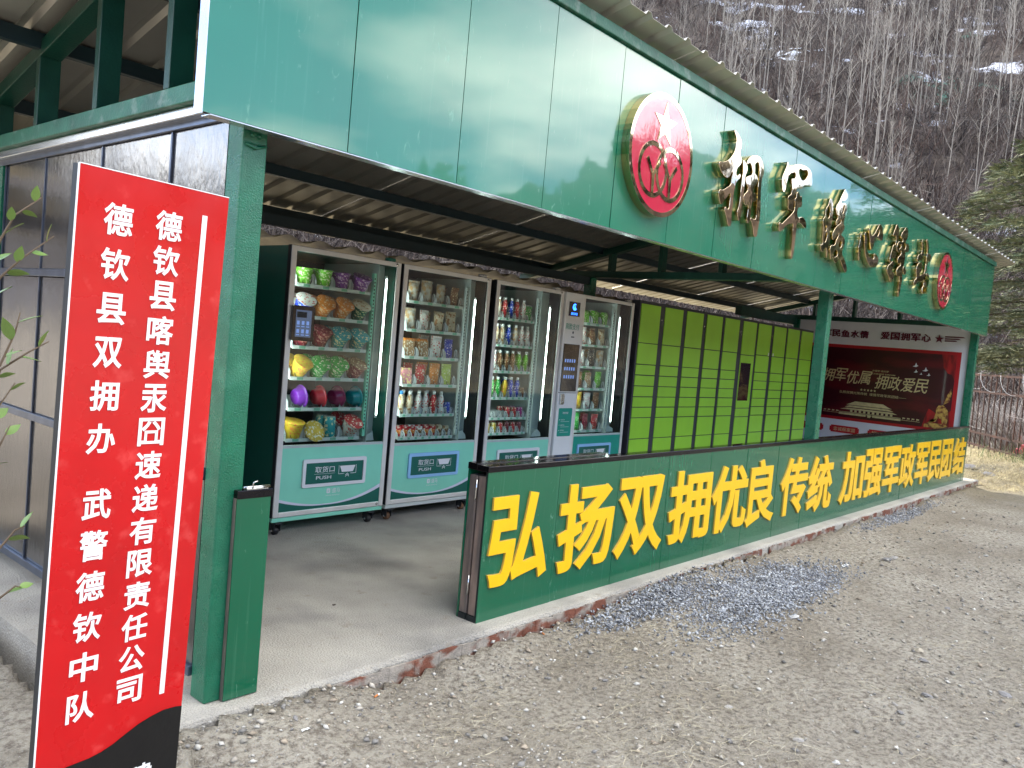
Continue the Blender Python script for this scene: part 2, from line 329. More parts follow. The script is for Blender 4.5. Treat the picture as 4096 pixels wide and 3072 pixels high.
def hill(x, y):
    x = np.asarray(x, float); y = np.asarray(y, float)
    dx = x - 4; dy = y - 1; d = np.hypot(dx, dy); az = np.degrees(np.arctan2(dx, dy))
    rs = np.interp(az, AZK, RS); sl = np.interp(az, AZK, SL); rc = np.interp(az, AZK, RC) * (1 + np.where((az > -10) & (az < 95), .22, .06) * fbm(az / 9 + 50, az * 0 + 3.3, 4))
    t = np.clip(np.minimum(d, rc) - rs, 0, None)
    h = sl * t * t / (t + 3)
    h = h + np.clip(t / 20, 0, 1) * (2.4 * fbm(x / 14, y / 14, 4) + .7 * fbm(x / 3, y / 3, 3)) + np.clip(t / 3, 0, 1) * .25 * fbm(x / 1.3 + 9, y / 1.3, 3)
    near = -.085 + .04 * fbm(x / 1.6, y / 1.6, 3) + .030 * fbm(x * 3, y * 3, 3) * np.clip(4 - d / 6, 0, 1) + .016 * (np.abs(fbm(x * 7 + 3, y * 9, 3)) - .2) * (d < 16)
    bank = np.exp(-((y + .12) / .22) ** 2) * (.028 + .045 * vnoise(x * 1.3, y * 0 + 2) + .03 * vnoise(x * 5, y * 2)) * (y < 0) + .015 * np.exp(-((y + .12) / .1) ** 2) * (x > 2.3) * (y < 0)
    dc = np.hypot(np.clip(x - .42, 0, None) * 1.6, np.clip(-.1 - y, 0, None) * 1.3); bank = np.where(y < 0, np.maximum(bank, (.082 + .012 * vnoise(x * 9, y * 9)) * np.exp(-(dc / .33) ** 2) * (x < 2)), bank)
    bank = bank + .062 * np.exp(-np.clip(-.25 - x, 0, None) / .5) * (x < -.2) * (y > -.3) * (y < 7)
    g = near + bank
    g = np.where((x > -.35) & (x < 12.2) & (y > -.10) & (y < 6.1), -.2, g)
    return g + h
def H(x, y): return float(hill(np.array([x]), np.array([y]))[0])
azs = np.concatenate([np.arange(-4, 96, .28), np.arange(96, 356, 2.6)])
rads = np.concatenate([[.25], np.geomspace(.6, 12, 130), np.geomspace(12.4, 120, 150), np.geomspace(125, 900, 34)])
Rr, Aa = np.meshgrid(rads, np.radians(azs), indexing='ij')
X = CAM.x + Rr * np.sin(Aa); Y = CAM.y + Rr * np.cos(Aa); Z = hill(X, Y)
nr, na = X.shape
vs = np.stack([X, Y, Z], -1).reshape(-1, 3)
idx = np.arange(nr * na).reshape(nr, na)
q = np.stack([idx[:-1, :], idx[1:, :], np.roll(idx, -1, 1)[1:, :], np.roll(idx, -1, 1)[:-1, :]], -1).reshape(-1, 4)
def np_mesh(name, V, F, mat, col=None, smooth=False):
    me = bpy.data.meshes.new(name); V = np.asarray(V, np.float32); F = np.asarray(F, np.int32); k = F.shape[1]
    me.vertices.add(len(V)); me.vertices.foreach_set('co', V.ravel()); me.loops.add(F.size); me.loops.foreach_set('vertex_index', F.ravel())
    me.polygons.add(len(F)); me.polygons.foreach_set('loop_start', np.arange(0, F.size, k, dtype=np.int32)); me.polygons.foreach_set('loop_total', np.full(len(F), k, np.int32))
    me.materials.append(mat)
    if smooth: me.polygons.foreach_set('use_smooth', np.ones(len(F), bool))
    me.update(calc_edges=True)
    if col is not None:
        a = me.color_attributes.new('tint', 'FLOAT_COLOR', 'POINT'); a.data.foreach_set('color', np.concatenate([col, np.ones((len(V), 1))], 1).astype(np.float32).ravel())
    me.validate()
    ob = bpy.data.objects.new(name, me); COL.objects.link(ob); return ob

def ground_mat():
    m = bpy.data.materials.new('ground_soil'); m.use_nodes = True; nt = m.node_tree; b = nt.nodes['Principled BSDF']; b.inputs['Roughness'].default_value = .95; b.inputs['Specular IOR Level'].default_value = .15
    g = nd(nt, 'ShaderNodeNewGeometry'); P = g.outputs['Position']
    def N(scale, det=6, rough=.55):
        n = nd(nt, 'ShaderNodeTexNoise'); n.inputs['Scale'].default_value = scale; n.inputs['Detail'].default_value = det; n.inputs['Roughness'].default_value = rough; nt.links.new(P, n.inputs['Vector']); return n.outputs[0]
    def ramp(s, a, b_):
        r = nd(nt, 'ShaderNodeValToRGB'); r.color_ramp.elements[0].position = a; r.color_ramp.elements[1].position = b_; nt.links.new(s, r.inputs[0]); return r.outputs[0]
    def mix(f, a, b_):
        x = nd(nt, 'ShaderNodeMixRGB')
        if f is not None: nt.links.new(f, x.inputs[0])
        for i, c in ((1, a), (2, b_)):
            if isinstance(c, tuple): x.inputs[i].default_value = (*c, 1)
            else: nt.links.new(c, x.inputs[i])
        return x
    near = mix(ramp(N(1.1, 8, .6), .38, .66), (.325, .285, .23), (.51, .465, .395)).outputs[0]
    near = mix(ramp(N(34, 8, .7), .45, .62), near, (.20, .17, .138)).outputs[0]
    near = mix(ramp(N(150, 5, .6), .56, .70), near, (.47, .45, .42)).outputs[0]
    straw = mix(ramp(N(.55, 5, .5), .45, .6), (.30, .25, .15), (.20, .18, .14)).outputs[0]
    sp = nd(nt, 'ShaderNodeSeparateXYZ'); nt.links.new(P, sp.inputs[0])
    fx = nd(nt, 'ShaderNodeMapRange'); fx.inputs[1].default_value = 9.5; fx.inputs[2].default_value = 13.5; nt.links.new(sp.outputs[0], fx.inputs[0])
    near = mix(fx.outputs[0], near, straw).outputs[0]
    hb = mix(ramp(N(.22, 7, .6), .4, .62), (.038, .029, .027), (.095, .077, .066)).outputs[0]
    hb = mix(ramp(N(1.8, 8, .7), .48, .62), hb, (.022, .017, .016)).outputs[0]
    sn = nd(nt, 'ShaderNodeTexNoise'); sn.inputs['Scale'].default_value = .16; sn.inputs['Detail'].default_value = 9; sn.inputs['Roughness'].default_value = .66; nt.links.new(P, sn.inputs['Vector'])
    ns = nd(nt, 'ShaderNodeMapRange'); ns.inputs[1].default_value = -9; ns.inputs[2].default_value = -5; nt.links.new(sp.outputs[1], ns.inputs[0])
    sm = nd(nt, 'ShaderNodeMath', operation='MULTIPLY'); nt.links.new(ramp(sn.outputs[0], .575, .60), sm.inputs[0]); nt.links.new(ns.outputs[0], sm.inputs[1])
    hb = mix(sm.outputs[0], hb, (.46, .48, .56)).outputs[0]
    gn = N(.05, 3, .5); fine = N(.6, 6, .7)
    md = nd(nt, 'ShaderNodeMath', operation='MULTIPLY'); mg = nd(nt, 'ShaderNodeMath', operation='MULTIPLY'); nt.links.new(ramp(gn, .66, .68), mg.inputs[0]); nt.links.new(ns.outputs[0], mg.inputs[1]); nt.links.new(mg.outputs[0], md.inputs[0]); nt.links.new(ramp(fine, .5, .56), md.inputs[1])
    hb = mix(md.outputs[0], hb, (.08, .20, .16)).outputs[0]
    fz = nd(nt, 'ShaderNodeMapRange'); fz.inputs[1].default_value = .25; fz.inputs[2].default_value = 1.0; nt.links.new(sp.outputs[2], fz.inputs[0])
    c = mix(fz.outputs[0], near, hb); nt.links.new(c.outputs[0], b.inputs['Base Color'])
    ad = nd(nt, 'ShaderNodeMath', operation='MULTIPLY_ADD'); ad.inputs[1].default_value = .35; nt.links.new(N(120, 4, .6), ad.inputs[0]); nt.links.new(N(26, 8, .7), ad.inputs[2])
    bp = nd(nt, 'ShaderNodeBump'); bp.inputs['Strength'].default_value = 1.0; bp.inputs['Distance'].default_value = .045; nt.links.new(ad.outputs[0], bp.inputs['Height']); nt.links.new(bp.outputs[0], b.inputs['Normal'])
    return m
g_ = np_mesh('ground', vs, q, ground_mat(), smooth=True); tag(g_, kind='structure')

# concrete slab with its steel edge
def concrete_mat():
    m = M('concrete', (.40, .375, .335), .85, var=.20, vscale=2.4, bump=.9, bscale=110, col2=(.20, .19, .18), c2scale=1.3, c2lo=.48, c2hi=.70, detail=10)
    nt = m.node_tree; b = nt.nodes['Principled BSDF']; src = b.inputs['Base Color'].links[0].from_socket; tc = nd(nt, 'ShaderNodeTexCoord')
    for sc_, lo, hi, col in ((170, .50, .62, (.145, .138, .13)), (260, .58, .68, (.44, .43, .41)), (9, .60, .72, (.24, .20, .15))):
        n = nd(nt, 'ShaderNodeTexNoise'); n.inputs['Scale'].default_value = sc_; n.inputs['Detail'].default_value = 4; n.inputs['Roughness'].default_value = .7; nt.links.new(tc.outputs['Object'], n.inputs['Vector'])
        r = nd(nt, 'ShaderNodeValToRGB'); r.color_ramp.elements[0].position = lo; r.color_ramp.elements[1].position = hi; nt.links.new(n.outputs[0], r.inputs[0])
        k = nd(nt, 'ShaderNodeMath', operation='MULTIPLY'); k.inputs[1].default_value = .55; nt.links.new(r.outputs[0], k.inputs[0])
        mi = nd(nt, 'ShaderNodeMixRGB'); mi.inputs[2].default_value = (*col, 1); nt.links.new(k.outputs[0], mi.inputs[0]); nt.links.new(src, mi.inputs[1]); src = mi.outputs[0]
    nt.links.new(src, b.inputs['Base Color'])
    return m
mb = MB(); N_ = 620; v = []
for i in range(N_ + 1):
    x = -.25 + 12.4 * i / N_; e1 = .010 * float(fbm(np.array([x * 2.2]), np.array([.3]), 4)[0]) + .006 * random.random(); dz = -.004 * random.random()
    v += [(x, 6.0, 0), (x, -.075, 0), (x, -.095 + e1 * .5, -.003 + dz), (x, -.104 + e1, -.016 + dz), (x, -.106, -.25)]
mb.add(v, [(5 * i + j, 5 * i + 5 + j, 5 * i + 6 + j, 5 * i + 1 + j) for i in range(N_) for j in range(4)]); mb.add([(-.25, 6, 0), (-.25, -.1, 0), (-.25, -.1, -.25), (-.25, 6, -.25)], [(0, 1, 2, 3)])
slab = tag(mb.build('concrete_floor', concrete_mat(), org=(0, 0, 0)), kind='structure')
mb = MB()
for a, b in ((.45, 2.2), (2.2, 4.6), (4.75, 6.2), (6.45, 9.2), (9.5, 12.1)):
    zt = -.010
    n = int((b - a) / .05)
    for i in range(n):
        x0 = a + (b - a) * i / n; x1 = a + (b - a) * (i + 1) / n
        mb.box(x0, x1, -.112 - random.uniform(0, .003), -.105, -.2, zt - random.uniform(0, .012) - (.006 if a < 1 else 0))
edge = mb.build('steel_edge', mRustEdge, slab); edge['kind'] = 'stuff'

# ------------------------------------------------------------------ shed
shed = thing('shed', 'open green steel canopy shed with mono pitch corrugated roof and sign fascia', 'shed')
FL, PW, YF = -.2077, .5917, -.095
ZB, ZT = 2.09, 3.064
def part(mb, name, mat=None, parent=shed, **k): return mb.build(name, mat, parent, **k)
# posts
def post(x, y, z1, s=.1, feet=True):
    mb = MB(); mb.box(x, x + s, y, y + s, 0, z1); o = part(mb, 'post', mGreenP, bevel=.006); return o
p1 = post(0, 0, 2.2)
mb = MB(); mb.tube([(.012, -.003, 2.045), (.05, -.007, 2.035), (.088, -.003, 2.05)], .006, 5); mb.tube([(.0, -.002, 2.05), (.1, -.002, 2.05)], .003, 4)
for x in (.035, .065): mb.lathe([(.008, 0), (.008, .006), (.004, .009)], 8, None, Matrix.Translation((x, 0, 2.08)) @ Matrix.Rotation(R(90), 4, 'X'))
mb.build('weld_bracket', mGreenP, p1)
post(5.80, .016, 2.2); post(11.65, .016, 2.2)
for x in (0, 5.80, 11.65): post(x, 2.62, 2.2)
# trusses
def zlow(y): return 3.024 - .24 * y
def sloped(mb, x0, x1, y0, y1, dz0, dz1):
    mb.prismx([(y0, zlow(y0) + dz0), (y1, zlow(y1) + dz0), (y1, zlow(y1) + dz1), (y0, zlow(y0) + dz1)], x0, x1)
for x in (-.075, 5.80, 11.65):
    mb = MB(); mb.box(x, x + .1, -.04, 3.02, 2.2, 2.27); part(mb, 'bottom_chord', mGreenRail if x < 0 else mTruss, bevel=.004)
    mb = MB(); sloped(mb, x, x + .1, -.04, 3.66, 0, .075); part(mb, 'rafter', mTruss, bevel=.004)
    for y in (.43, 1.08, 1.76, 2.38):
        mb = MB(); mb.box(x + .002, x + .098, y, y + .045, 2.27, zlow(y + .0225) + .004); part(mb, 'web_post', mTruss, bevel=.003)
# purlins
for y in (.25, 1.0, 1.75, 2.5, 3.25):
    mb = MB(); z = zlow(y) + .116; mb.box(-.60, 11.72, y, y + .05, z - .088, z - .012); part(mb, 'purlin', mPurlin, bevel=.003)
mb = MB(); mb.box(.1, 5.8, 2.64, 2.70, 2.12, 2.2); part(mb, 'rear_beam', mPurlin)
mb = MB(); mb.box(9.6, 11.65, 2.66, 2.76, 2.10, 2.235); part(mb, 'rear_beam', mTruss)
# corrugated roof sheets: trapezoid ribs
rib = [(0, 0), (.055, 0), (.075, .024), (.105, .024), (.125, 0), (.21, 0)]
def roof_sheet(x0, n, lift):
    mb = MB(); prof = []
    for k in range(n):
        for a, h in rib[:-1]: prof.append((x0 + k * .21 + a, h))
    prof.append((x0 + n * .21, 0))
    ys = [-.225, .6, 1.6, 2.6, 3.72]; m = len(prof); v = []
    for y in ys:
        for a, h in prof: v.append((a, y, zlow(y) + .118 + h + lift))
    f = [(j * m + i, j * m + i + 1, (j + 1) * m + i + 1, (j + 1) * m + i) for j in range(len(ys) - 1) for i in range(m - 1)]
    mb.add(v, f); o = part(mb, 'roof_sheet', mRoof)
    s = o.modifiers.new('t', 'SOLIDIFY'); s.thickness = .0012; s.offset = 1
    return o
x = -.66; k = 0
while x < 11.75:
    n = 4 if x + .84 < 11.8 else 3
    roof_sheet(x, n, .0025 * (k % 2)); x += n * .21 - .0; k += 1
# fascia
for i in range(20):
    mb = MB(); x0 = FL + i * PW; mb.box(x0 + .0022, x0 + PW - .0022, YF, YF + .004, ZB, ZT)
    o = part(mb, 'fascia_panel', mFascia, org=None)
    c = Vector((x0 + PW / 2, YF, (ZB + ZT) / 2))
    me = o.data; me.transform(Matrix.Translation(c) @ Matrix.Rotation(R(random.uniform(-.28, .28)), 4, 'Z') @ Matrix.Rotation(R(random.uniform(-.16, .16)), 4, 'X') @ Matrix.Translation(-c))
mb = MB(); mb.box(FL + .004, FL + 20 * PW - .004, YF + .0085, YF + .055, ZB + .008, ZT); part(mb, 'fascia_frame', mDarkIn)
mb = MB(); mb.box(FL + .03, FL + 20 * PW, YF + .003, YF + .06, ZB - .004, ZB - .001); part(mb, 'fascia_bottom_trim', mSilver)
mb = MB(); mb.box(FL - .004, FL + .001, YF - .001, YF + .05, ZB - .006, ZT); part(mb, 'fascia_end_trim', mSilver)
mb = MB(); mb.box(FL + .002, FL + 20 * PW + .01, YF - .022, YF + .03, ZT + .006, ZT + .066); part(mb, 'eave_rail', mGreenRail, bevel=.005)
mb = MB(); mb.box(FL + 20 * PW, FL + 20 * PW + .004, YF, .05, ZB, ZT); part(mb, 'fascia_end_panel', mFascia)

# gold characters on the fascia
CAL = {"yong":[[[3.387,2.914],[3.413,2.916],[3.462,2.898],[3.495,2.877],[3.507,2.855],[3.505,2.83],[3.495,2.803],[3.506,2.778],[3.529,2.761],[3.527,2.734],[3.495,2.704],[3.477,2.686],[3.472,2.65],[3.497,2.646],[3.527,2.664],[3.534,2.648],[3.494,2.611],[3.473,2.582],[3.464,2.545],[3.462,2.506],[3.463,2.452],[3.461,2.387],[3.466,2.319],[3.442,2.304],[3.399,2.352],[3.361,2.416],[3.409,2.412],[3.419,2.463],[3.417,2.512],[3.375,2.484],[3.334,2.45],[3.303,2.423],[3.277,2.446],[3.259,2.503],[3.309,2.517],[3.366,2.546],[3.409,2.574],[3.415,2.619],[3.418,2.654],[3.391,2.629],[3.364,2.606],[3.327,2.603],[3.288,2.612],[3.252,2.633],[3.223,2.672],[3.271,2.687],[3.34,2.714],[3.386,2.749],[3.416,2.785],[3.427,2.831],[3.423,2.874],[3.401,2.898]],[[3.553,2.759],[3.585,2.756],[3.611,2.744],[3.625,2.723],[3.622,2.697],[3.605,2.668],[3.607,2.613],[3.605,2.548],[3.604,2.477],[3.599,2.421],[3.591,2.384],[3.573,2.361],[3.554,2.383],[3.538,2.415],[3.549,2.442],[3.561,2.489],[3.561,2.564],[3.563,2.63],[3.563,2.679],[3.559,2.718]],[[3.609,2.752],[3.625,2.783],[3.665,2.812],[3.725,2.831],[3.79,2.835],[3.831,2.818],[3.868,2.785],[3.88,2.746],[3.861,2.695],[3.86,2.638],[3.871,2.562],[3.885,2.487],[3.886,2.414],[3.876,2.355],[3.864,2.303],[3.828,2.3],[3.799,2.347],[3.771,2.384],[3.742,2.406],[3.783,2.411],[3.824,2.419],[3.826,2.476],[3.819,2.553],[3.812,2.629],[3.812,2.68],[3.806,2.731],[3.8,2.77],[3.782,2.793],[3.743,2.782],[3.731,2.771],[3.737,2.747],[3.745,2.715],[3.774,2.703],[3.798,2.677],[3.781,2.648],[3.752,2.617],[3.747,2.59],[3.785,2.58],[3.81,2.551],[3.779,2.53],[3.747,2.514],[3.739,2.471],[3.737,2.42],[3.722,2.371],[3.697,2.377],[3.693,2.432],[3.688,2.488],[3.649,2.48],[3.619,2.5],[3.612,2.539],[3.651,2.572],[3.662,2.599],[3.628,2.623],[3.615,2.65],[3.661,2.68],[3.703,2.699],[3.692,2.737],[3.658,2.764]]],"jun":[[[4.249,2.902],[4.27,2.894],[4.284,2.869],[4.287,2.802],[4.269,2.747],[4.249,2.686],[4.221,2.686],[4.196,2.726],[4.185,2.769],[4.203,2.807],[4.234,2.853],[4.247,2.884]],[[4.287,2.87],[4.345,2.896],[4.412,2.92],[4.497,2.938],[4.603,2.944],[4.685,2.932],[4.72,2.903],[4.738,2.829],[4.663,2.814],[4.576,2.791],[4.558,2.772],[4.499,2.764],[4.466,2.746],[4.462,2.721],[4.446,2.695],[4.432,2.669],[4.432,2.623],[4.429,2.581],[4.385,2.579],[4.349,2.579],[4.332,2.627],[4.326,2.666],[4.37,2.692],[4.38,2.734],[4.356,2.799],[4.369,2.807],[4.416,2.822],[4.412,2.853],[4.358,2.846],[4.318,2.831],[4.298,2.815]],[[4.466,2.888],[4.537,2.903],[4.645,2.905],[4.625,2.866],[4.557,2.831],[4.508,2.841]],[[4.473,2.721],[4.5,2.734],[4.526,2.722],[4.54,2.707],[4.566,2.715],[4.58,2.691],[4.586,2.645],[4.552,2.627],[4.529,2.626],[4.534,2.553],[4.614,2.566],[4.663,2.56],[4.701,2.533],[4.708,2.498],[4.672,2.496],[4.613,2.513],[4.533,2.5],[4.53,2.452],[4.53,2.399],[4.528,2.322],[4.521,2.262],[4.499,2.23],[4.482,2.268],[4.475,2.349],[4.469,2.43],[4.461,2.488],[4.425,2.485],[4.344,2.457],[4.271,2.411],[4.231,2.399],[4.215,2.436],[4.219,2.458],[4.259,2.457],[4.296,2.478],[4.358,2.517],[4.42,2.557],[4.458,2.592],[4.461,2.628],[4.449,2.672],[4.471,2.688]]],"nuan":[[[5.165,2.809],[5.198,2.79],[5.224,2.75],[5.232,2.678],[5.229,2.619],[5.214,2.577],[5.208,2.527],[5.22,2.465],[5.208,2.438],[5.218,2.356],[5.204,2.334],[5.179,2.375],[5.161,2.412],[5.122,2.387],[5.087,2.367],[5.051,2.391],[5.046,2.42],[5.081,2.427],[5.069,2.476],[5.058,2.552],[5.04,2.621],[5.071,2.65],[5.074,2.709],[5.115,2.75],[5.14,2.803]],[[5.137,2.744],[5.162,2.729],[5.157,2.655],[5.118,2.649],[5.111,2.72]],[[5.11,2.584],[5.135,2.569],[5.105,2.535]],[[5.16,2.529],[5.157,2.494],[5.117,2.449],[5.109,2.497]],[[5.449,2.941],[5.489,2.929],[5.522,2.895],[5.508,2.867],[5.458,2.843],[5.392,2.821],[5.476,2.831],[5.523,2.819],[5.542,2.792],[5.514,2.757],[5.512,2.716],[5.496,2.673],[5.522,2.636],[5.51,2.604],[5.47,2.567],[5.473,2.56],[5.518,2.555],[5.564,2.526],[5.556,2.479],[5.531,2.419],[5.585,2.385],[5.642,2.347],[5.686,2.3],[5.681,2.271],[5.632,2.283],[5.58,2.308],[5.524,2.347],[5.49,2.363],[5.43,2.324],[5.372,2.327],[5.323,2.35],[5.294,2.332],[5.271,2.363],[5.256,2.435],[5.346,2.461],[5.374,2.508],[5.412,2.569],[5.378,2.543],[5.32,2.502],[5.286,2.499],[5.274,2.537],[5.297,2.575],[5.366,2.626],[5.436,2.678],[5.386,2.655],[5.333,2.621],[5.323,2.654],[5.36,2.695],[5.312,2.712],[5.29,2.762],[5.349,2.822],[5.379,2.863],[5.422,2.911]],[[5.482,2.812],[5.477,2.781],[5.436,2.733],[5.436,2.773]],[[5.502,2.512],[5.489,2.459],[5.435,2.471]],[[5.385,2.424],[5.435,2.401],[5.389,2.367],[5.34,2.373]]],"xin":[[[5.956,2.648],[5.99,2.595],[6.007,2.544],[5.988,2.477],[5.97,2.41],[5.939,2.454],[5.918,2.52],[5.938,2.582],[5.942,2.641]],[[6.047,2.677],[6.101,2.652],[6.122,2.601],[6.144,2.536],[6.193,2.502],[6.253,2.482],[6.366,2.497],[6.347,2.52],[6.389,2.526],[6.461,2.508],[6.485,2.472],[6.452,2.426],[6.335,2.397],[6.247,2.407],[6.158,2.45],[6.097,2.509],[6.055,2.605]],[[6.149,2.727],[6.19,2.7],[6.23,2.675],[6.278,2.689],[6.354,2.753],[6.417,2.806],[6.483,2.795],[6.53,2.746],[6.535,2.68],[6.478,2.669],[6.381,2.676],[6.32,2.661],[6.316,2.63],[6.301,2.593],[6.263,2.546],[6.219,2.581],[6.191,2.632],[6.152,2.687]],[[6.425,2.758],[6.42,2.722],[6.369,2.692],[6.38,2.723]]],"yi":[[[6.918,2.889],[6.978,2.875],[7.005,2.828],[7.005,2.776],[6.981,2.721],[6.986,2.641],[6.986,2.575],[6.87,2.559],[6.851,2.513],[6.82,2.512],[6.82,2.567],[6.86,2.652],[6.884,2.685],[6.939,2.7],[6.93,2.779],[6.842,2.766],[6.853,2.804],[6.886,2.845]],[[6.94,2.533],[6.963,2.505],[6.929,2.464],[6.933,2.421],[6.991,2.428],[6.986,2.375],[6.964,2.336],[6.906,2.329],[6.856,2.367],[6.777,2.409],[6.776,2.46],[6.845,2.497]],[[7.218,2.908],[7.279,2.894],[7.3,2.852],[7.283,2.796],[7.257,2.762],[7.349,2.76],[7.388,2.728],[7.377,2.688],[7.281,2.663],[7.29,2.608],[7.275,2.545],[7.239,2.503],[7.272,2.416],[7.26,2.346],[7.245,2.284],[7.232,2.218],[7.206,2.219],[7.192,2.324],[7.172,2.412],[7.097,2.41],[7.06,2.443],[7.091,2.492],[7.174,2.54],[7.09,2.529],[7.06,2.577],[7.12,2.615],[7.155,2.657],[7.062,2.637],[6.99,2.664],[7.007,2.718],[7.07,2.749],[7.155,2.758],[7.158,2.785],[7.095,2.783],[7.094,2.819],[7.174,2.877]],[[7.191,2.73],[7.28,2.735],[7.266,2.703],[7.22,2.689]],[[7.059,2.71],[7.129,2.713],[7.095,2.682],[7.036,2.674]],[[7.265,2.517],[7.341,2.508],[7.371,2.466],[7.296,2.457]]],"zhan":[[[7.815,2.871],[7.865,2.856],[7.893,2.799],[7.927,2.706],[7.894,2.678],[7.767,2.643],[7.728,2.632],[7.715,2.666],[7.742,2.706],[7.845,2.744],[7.847,2.793]],[[7.876,2.642],[7.918,2.62],[7.916,2.571],[7.856,2.503],[7.898,2.508],[7.956,2.527],[8.044,2.531],[8.078,2.504],[8.002,2.471],[7.964,2.454],[7.859,2.442],[7.767,2.402],[7.7,2.383],[7.692,2.43],[7.762,2.468],[7.736,2.507],[7.721,2.571],[7.784,2.627]],[[7.981,2.9],[8.045,2.882],[8.087,2.827],[8.105,2.768],[8.171,2.774],[8.221,2.74],[8.2,2.706],[8.122,2.671],[8.1,2.643],[8.102,2.582],[8.063,2.54],[8.145,2.562],[8.196,2.549],[8.234,2.516],[8.232,2.466],[8.218,2.414],[8.201,2.346],[8.131,2.349],[8.038,2.327],[7.998,2.372],[8.045,2.42],[8.044,2.476],[8.008,2.509],[8.044,2.587],[8.053,2.674],[8.044,2.722],[8.057,2.773],[8.017,2.841]],[[8.084,2.462],[8.141,2.462],[8.141,2.418],[8.08,2.418]]]}
YFR = YF - .05
NAMES = {'yong': 'yong', 'jun': 'jun', 'nuan': 'nuan', 'xin': 'xin', 'yi': 'yi', 'zhan': 'zhan'}
for key, splines in CAL.items():
    cu = bpy.data.curves.new('c', 'CURVE'); cu.dimensions = '2D'; cu.fill_mode = 'BOTH'; cu.extrude = .0245; cu.bevel_depth = .002; cu.bevel_resolution = 1; cu.offset = -.002
    for sp_ in splines:
        s_ = cu.splines.new('BEZIER'); s_.bezier_points.add(len(sp_) - 1); s_.use_cyclic_u = True; s_.resolution_u = 3
        for bpnt, (a, b) in zip(s_.bezier_points, sp_):
            bpnt.co = (a, b, 0); bpnt.handle_left_type = bpnt.handle_right_type = 'AUTO'
    ob = bpy.data.objects.new('c', cu); COL.objects.link(ob); dg = bpy.context.evaluated_depsgraph_get(); dg.update()
    me = bpy.data.meshes.new_from_object(ob.evaluated_get(dg)); bpy.data.objects.remove(ob)
    me.transform(Matrix(((1, 0, 0, 0), (0, 0, -1, YF - .0265), (0, 1, 0, 0), (0, 0, 0, 1))))
    me.name = 'gold_character'; me.materials.clear(); me.materials.append(mGold); me.materials.append(mGoldSide)
    for p in me.polygons: p.material_index = 0 if abs(p.normal.y) > .35 else 1
    o = bpy.data.objects.new('gold_character', me); COL.objects.link(o); o.parent = shed

# emblems
def ring_xz(mb, cx, cz, r0, r1, y, t, mat, n=64, a0=0, a1=360):
    v = []; f = []
    k = n if a1 - a0 >= 360 else n + 1
    for i in range(k):
        a = R(a0 + (a1 - a0) * i / n)
        for rr, yy in ((r0, y), (r1, y), (r1, y + t), (r0, y + t)): v.append((cx + rr * math.cos(a), yy, cz + rr * math.sin(a)))
    for i in range(n):
        j = (i + 1) % k
        for e in range(4): f.append((i * 4 + e, i * 4 + (e + 1) % 4, j * 4 + (e + 1) % 4, j * 4 + e))
    mb.add(v, f, mat)
def emblem(cx, cz, r, label):
    t = thing('emblem', label, 'emblem', (cx, YF, cz), 'round red and gold emblems on the green fascia')
    s = r / .347
    mb = MB(); n = 64; ci = [(r * math.cos(2 * math.pi * i / n) + cx, r * math.sin(2 * math.pi * i / n) + cz) for i in range(n)]
    mb.prism(ci, YFR + .002, YF - .001); mb.build('drum', mGoldSide, t)
    mb = MB(); ci = [(.320 * s * math.cos(2 * math.pi * i / n) + cx, .320 * s * math.sin(2 * math.pi * i / n) + cz) for i in range(n)]
    mb.prism(ci, YFR - .0005, YFR + .0018); mb.build('face', mEmRed, t)
    mb = MB(); ring_xz(mb, cx, cz, .320 * s, r, YFR - .002, .0038, mGold); mb.build('rim', mGold, t)
    mb = MB(); st = []
    for i in range(10):
        a = R(90 + 36 * i + 0); rr = (.128 if i % 2 == 0 else .052) * s; st.append((cx + .002 + rr * math.cos(a), cz + .176 * s + rr * math.sin(a)))
    mb.prism(st, YFR - .0035, YFR - .0008); mb.build('star', mGold, t)
    for dx, dz, k in ((-.087, -.095, 0), (.1, -.092, 1)):
        mb = MB(); ring_xz(mb, cx + dx * s, cz + dz * s, .131 * s, .157 * s, YFR - .0034 - .0006 * k, .0026, mGold, 48); mb.build('ring', mGold, t)
        mb = MB(); X0 = cx + dx * s * .98; Z0 = cz + dz * s
        def bar(a, b, w, yy):
            a = Vector((X0 + a[0] * s, Z0 + a[1] * s)); b = Vector((X0 + b[0] * s, Z0 + b[1] * s)); n_ = (b - a).normalized(); p = Vector((-n_.y, n_.x)) * w * s
            mb.prism([tuple(a - p), tuple(b - p * .8), tuple(b + p * .8), tuple(a + p)], yy, yy + .002)
        bar((-.070, .055), (.0, -.03), .0135, YFR - .0052 - .0006 * k); bar((.066, .055), (.0, -.03), .0135, YFR - .0057 - .0006 * k); bar((0, -.02), (.006, -.135), .016, YFR - .0062 - .0006 * k)
        mb.build('rifle_mark', mGold, t)
    return t
emblem(2.545, 2.562, .347, 'large round red and gold emblem left of the first gold character')
emblem(8.896, 2.560, .33, 'round red emblem at the far end of the fascia, right of the last gold character')

